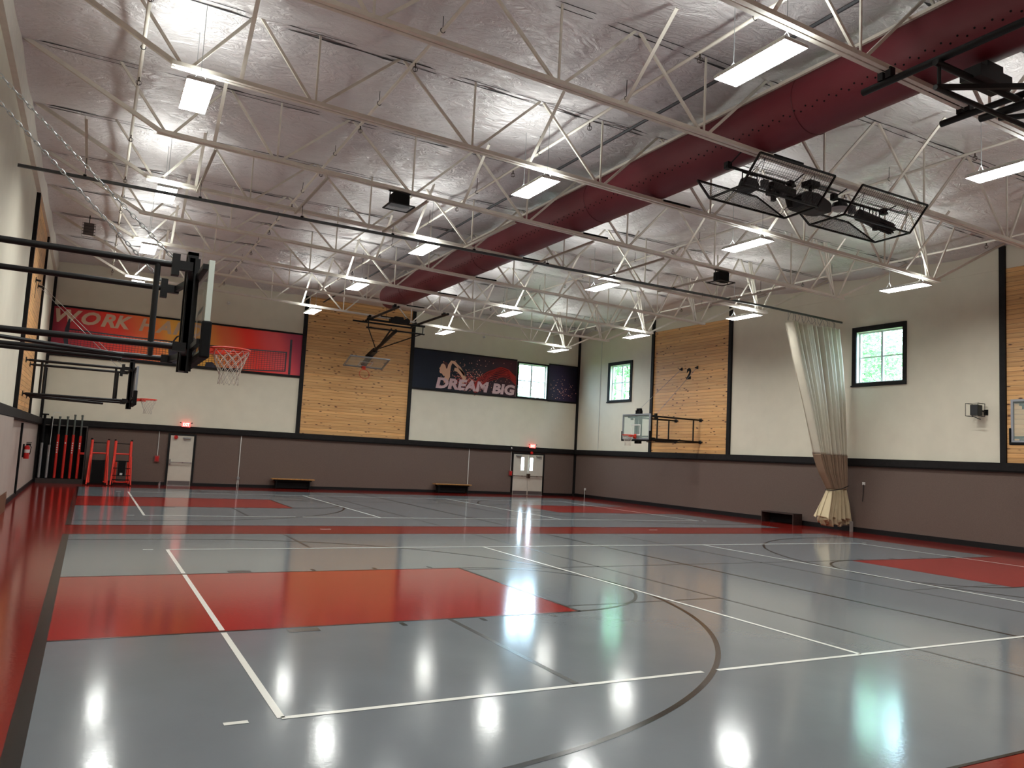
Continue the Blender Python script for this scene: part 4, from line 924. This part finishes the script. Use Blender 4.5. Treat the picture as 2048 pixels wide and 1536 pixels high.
c = MB(); c.box((-2.07, 21.08, 7.98), (-1.79, 21.32, 8.30)); c.build('device_box', mat('dark_brown_plastic', (62, 48, 44), .6), o, org=org)
c = MB(); c.tube((-1.93, 21.2, 8.3), (-1.93, 21.2, 8.58), .015, 6); c.build('ceiling_rod', BLACK, o, org=org)
c = MB()
for i in range(5): z = 7.93+.09*i; c.path([(-2.11, 21.04, z), (-1.75, 21.04, z), (-1.75, 21.36, z), (-2.11, 21.36, z)], .006, 4, True)
c.build('wire_guard', BLACK, o, org=org)

# ------------------------------------------------------------ benches
BW = mat('varnished_bench_top', (168, 122, 66), .35, var=.35, vscale=12)
def bench(x0, x1, lab):
    o = thing('bench', lab, 'bench', ((x0+x1)/2, 28.8, 0)); org = o.location
    c = MB(); c.box((x0, 28.60, .40), (x1, 28.99, .445)); c.build('seat', BW, o, org=org, bevel=.006)
    c = MB(); c.box((x0+.12, 28.64, .34), (x1-.12, 28.96, .40)); c.build('apron', MATTE_BLACK, o, org=org)
    for x in (x0+.18, x1-.22):
        c = MB(); c.box((x, 28.63, 0), (x+.04, 28.97, .34)); c.build('leg', MATTE_BLACK, o, org=org)
    c = MB(); c.box((x0+.22, 28.78, .04), (x1-.22, 28.80, .34)); c.build('back_board', MATTE_BLACK, o, org=org)
bench(5.66, 7.48, 'low wood-topped black bench by the far wall below the pine panel'); bench(13.2, 15.1, 'low wood-topped black bench by the far wall left of the double doors')
o = thing('bench', 'low dark wooden box bench against the right wall left of the curtain', 'bench', (XR-.3, 14.75, 0)); org = o.location
DB = mat('dark_bench_wood', (48, 34, 30), .5, var=.3, vscale=8); c = MB(); c.box((XR-.58, 14.0, .36), (XR-.14, 15.5, .40)); c.build('seat', DB, o, org=org)
for y_ in (14.0, 15.46):
    c = MB(); c.box((XR-.58, y_, 0), (XR-.14, y_+.04, .36)); c.build('leg', DB, o, org=org)
c = MB(); c.box((XR-.18, 14.04, .05), (XR-.15, 15.46, .36)); c.build('back_board', MATTE_BLACK, o, org=org)

# ------------------------------------------------------------ volleyball poles in their rack, referee stands, extinguisher
o = thing('pole_rack', 'dark wall rack holding upright volleyball poles in the far left corner', 'rack', (-2.25, 28.8, 0)); org = o.location
RK = mat('rack_brown_board', (42, 32, 28), .6, var=.3, vscale=7)
c = MB(); c.box((-2.97, 28.90, .02), (-1.40, 28.94, 2.2)); c.build('back_board', MATTE_BLACK, o, org=org)
c = MB(); c.box((-2.97, 28.42, 0), (-1.42, 28.90, .06)); c.box((-2.97, 28.42, .06), (-1.42, 28.46, .18)); c.build('base_tray', RK, o, org=org)
c = MB(); c.box((-2.97, 28.62, 2.16), (-1.42, 28.90, 2.20)); c.build('top_shelf', mat('rack_edge', (70, 64, 60), .6), o, org=org)
c = MB(); c.box((-1.46, 28.46, .06), (-1.42, 28.90, 2.16)); c.build('side_panel', RK, o, org=org)
def pole(x, zt, zm, low, upc, lab, knob=False, marks=0):
    o = thing('volleyball_pole', lab, 'volleyball pole', (x, 28.56, .06), group='volleyball poles in the corner rack'); org = o.location; y = 28.54
    c = MB(); c.tube((x, y, .06), (x, y, .2), .05, 14); c.build('foot', MATTE_BLACK, o, org=org)
    c = MB(); c.tube((x, y, .2), (x, y, zm), .047, 14); c.build('lower_tube', low, o, org=org, smooth=True)
    c = MB(); c.tube((x, y, zm), (x, y, zt), .034 if not knob else .05, 14)
    if knob: c.tube((x, y, zt-.02), (x, y, zt+.03), .13, 18)
    else: c.tube((x, y, zt-.04), (x, y, zt+.02), .042, 12)
    c.build('upper_tube', upc, o, org=org, smooth=True)
    if marks:
        c = MB()
        for i in range(marks): c.box((x-.02, y-.052, 1.50-i*.09), (x+.02, y-.045, 1.55-i*.09))
        c.build('white_marks', WHITE, o, org=org)
GT = mat('grey_green_tube', (92, 98, 94), .4, .5)
pole(-2.88, 2.56, 1.5, SILVER, MATTE_BLACK, 'silver and black pole with a wide round cap, leftmost in the rack', True)
pole(-2.64, 2.48, 1.43, SILVER, MATTE_BLACK, 'silver and black pole second from left in the rack, flat topped')
pole(-2.38, 2.5, 1.84, REDPOLE, GT, 'red volleyball pole with white marks, leftmost red one', marks=5)
pole(-2.12, 2.52, 1.83, REDPOLE, GT, 'red volleyball pole without white marks, second red one', marks=1)
pole(-1.88, 2.6, 1.85, REDPOLE, GT, 'red volleyball pole with white marks, third red one', marks=5)
pole(-1.64, 2.6, 1.82, REDPOLE, GT, 'red volleyball pole with a crank winch, rightmost in the rack', marks=3)
c = MB(); c.box((-1.60, 28.42, 1.12), (-1.46, 28.50, 1.20)); c.tube((-1.53, 28.44, 1.16), (-1.53, 28.34, 1.16), .03, 10); tag(c.build('pole_winch', REDPOLE, org=(-1.53, 28.45, 1.16)), 'small red winch on the rightmost pole of the rack', 'winch')
c = MB(); c.path([(-2.62, 28.46, 1.0), (-2.60, 28.46, 2.62), (-2.57, 28.46, 2.66), (-2.40, 28.46, 2.66), (-2.37, 28.46, 2.6)], .010, 6); tag(c.build('net_antenna', WHITE, org=(-2.5, 28.46, 1.0)), 'thin white bent rod hooked over the poles in the rack', 'rod')
def ref_stand(x0, lab, variant):
    yb = 28.62; yf = 28.02; o = thing('referee_stand', lab, 'referee stand', (x0+.3, 28.3, 0)); org = o.location
    for s, xx in ((-1, x0), (1, x0+.58)):
        c = MB(); c.tube((xx, yb-.34, .07), (xx+(.02*s*-1), yb-.10, 1.70), .05, 12); c.build('padded_post', REDSTAND, o, org=org, smooth=True)
        c = MB(); c.tube((xx, yb-.10, 1.70), (xx, yb-.10, 1.76), .035, 10); c.build('post_cap', MATTE_BLACK, o, org=org)
        c = MB(); c.tube((xx+s*.06, yf-.1, .03), (xx+s*.015, yf+.2, 1.12), .026, 10); c.build('rear_leg', REDSTAND, o, org=org, smooth=True)
    for z, m, rr, nm in ((1.60, MATTE_BLACK, .014, 'top_bar'), (1.20, REDSTAND, .03, 'cross_bar'), (.92, MATTE_BLACK, .02, 'cross_bar'), (.12, REDSTAND, .028, 'cross_bar')):
        t = (z-.07)/1.63; yy = yb-.34+.24*t; c = MB(); c.tube((x0+.03, yy, z), (x0+.55, yy, z), rr, 8); c.build(nm, m, o, org=org)
    if variant:
        c = MB(); c.box((x0+.16, yf+.14, .36), (x0+.42, yf+.20, .95)); c.build('black_pad', MATTE_BLACK, o, org=org); c = MB(); c.box((x0+.24, yf+.135, .40), (x0+.33, yf+.14, .48)); c.build('pad_logo', WHITE, o, org=org)
        for z in (.38, .66):
            c = MB(); c.tube((x0-.03, yf+.17, z), (x0+.61, yf+.17, z), .014, 8); c.build('step_bar', MATTE_BLACK, o, org=org)
        for xx in (x0+.09, x0+.49): 
            c = MB(); c.tube((xx, yf+.2, .14), (xx, yf+.22, .9), .028, 8); c.build('inner_post', REDSTAND, o, org=org)
        c = MB(); c.path([(x0-.02, yf, .03), (x0+.0, yf+.05, .22), (x0+.58, yf+.05, .22), (x0+.60, yf, .03)], .02, 8); c.build('base_bar', MATTE_BLACK, o, org=org)
    else:
        c = MB(); c.box((x0+.07, yf+.20, .06), (x0+.50, yf+.26, .92)); c.build('black_pad', MATTE_BLACK, o, org=org)
    for xx in (x0, x0+.58):
        c = MB(); c.tube((xx-.02, yf-.06, .035), (xx+.02, yf-.06, .035), .035, 12); c.build('wheel', MATTE_BLACK, o, org=org)
ref_stand(-1.24, 'red padded referee stand with a plain black platform, next to the pole rack', False)
ref_stand(-.43, 'red padded referee stand with a black logo pad, right of the other stand', True)
c = MB(); c.tube((1.30, YB-.12, .0), (1.30, YB-.12, .10), .05, 10); c.tube((1.30, YB-.12, .10), (1.33, YB-.14, .16), .03, 8); tag(c.build('door_stop', SILVER, org=(1.3, YB-.12, 0)), 'small shiny floor fitting left of the single door', 'door stop')
o = thing('fire_extinguisher', 'red fire extinguisher hung low on the left wall near the corner', 'fire extinguisher', (XL, 22.2, 1.05)); org = o.location
c = MB(); c.tube((XL+.11, 22.2, 1.06), (XL+.11, 22.2, 1.42), .075, 16); c.tube((XL+.11, 22.2, 1.42), (XL+.11, 22.2, 1.47), .075, 16, r1=.03); c.build('cylinder', REDPLAST, o, org=org, smooth=True)
c = MB(); c.box((XL+.08, 22.17, 1.47), (XL+.20, 22.23, 1.52)); c.box((XL+.08, 22.18, 1.54), (XL+.22, 22.22, 1.56)); c.build('valve_handle', MATTE_BLACK, o, org=org)
c = MB(); c.path([(XL+.16, 22.2, 1.49), (XL+.22, 22.14, 1.42), (XL+.20, 22.12, 1.2)], .012); c.build('hose', MATTE_BLACK, o, org=org)
c = MB(); c.box((XL+.0, 22.13, 1.1), (XL+.04, 22.27, 1.5)); c.build('wall_bracket', MATTE_BLACK, o, org=org)
c = MB(); c.tube((XL+.11, 22.2, 1.24), (XL+.11, 22.2, 1.34), .077, 16); c.build('label_sticker', WHITE, o, org=org)
c = MB(); c.tube((XL+.12, 27.6, 4.35), (XL+.17, 27.55, 4.32), .05, 12, r1=.06); c.tube((XL, 27.6, 4.35), (XL+.12, 27.6, 4.35), .015, 8); tag(c.build('security_camera', WHITE, org=(XL, 27.6, 4.35)), 'small white camera low on the left wall near the corner post', 'camera')

# ------------------------------------------------------------ outside: ground and trees seen through the windows
c = MB(); c.box((-30, -20, -.5), (70, 70, -.25)); struct(c, 'ground', mat('outdoor_grass', (88, 120, 60), .9, var=.2, vscale=2))
LEAF = mat('leaf_green', (118, 172, 98), .6, var=.5, vscale=3); nt, N, L, bb = nodes(LEAF)
tl = N.new('ShaderNodeBsdfTranslucent'); tl.inputs[0].default_value = (*lin((160, 205, 145)), 1); mx = N.new('ShaderNodeMixShader'); mx.inputs[0].default_value = .3
L.new(bb.outputs[0], mx.inputs[1]); L.new(tl.outputs[0], mx.inputs[2]); L.new(mx.outputs[0], N['Material Output'].inputs[0])
BARK = mat('tree_bark', (84, 66, 52), .9, bump=.6, bscale=20)
random.seed(21)
def make_tree():
    o = thing('tree', 'x', 'tree', (0,0,0)); c = MB(); c.tube((0,0,-.3), (.1,0,4), .22, 10, r1=.14); tips = []
    for i in range(60):
        z = random.uniform(2.6, 9.4); a = random.uniform(0, 2*PI); rr = 2.9*math.sqrt(max(.05, 1-((z-5)/4.6)**2)); q = Vector((rr*math.cos(a)*random.uniform(.4, 1), rr*math.sin(a)*random.uniform(.4, 1), z+random.uniform(0, .6))); tips.append(q)
        c.tube((0, 0, max(1.0, z-1.4)), q, .022, 5, r1=.006)
    c.tube((.1,0,4), (0,0,8.4), .10, 8, r1=.03); c.build('trunk', BARK, o)
    c = MB()
    for q in tips:
        for j in range(240):
            p = q+Vector((random.gauss(0,.75), random.gauss(0,.75), random.gauss(0,.6))); s = random.uniform(.07, .15)
            d = Vector((random.gauss(0,1), random.gauss(0,1), random.gauss(0,.6))).normalized(); e = d.cross(Vector((random.random(), random.random(), 1))).normalized()
            c.add([p-d*s, p+e*s*.5, p+d*s, p-e*s*.5], [(0,1,2,3)])
    c.build('foliage', LEAF, o); return o
t0 = make_tree(); t0.location = (27.8, 33.6, 0); t0['label'] = 'leafy green tree seen through the far window of the right wall'
copy_tree(t0, (27.8, 17.8, .2), 1.3, 'leafy green tree seen through the window beside the curtain')
copy_tree(t0, (22.0, 42.5, -.3), 2.6, 'leafy green tree seen through the window in the dark banner')
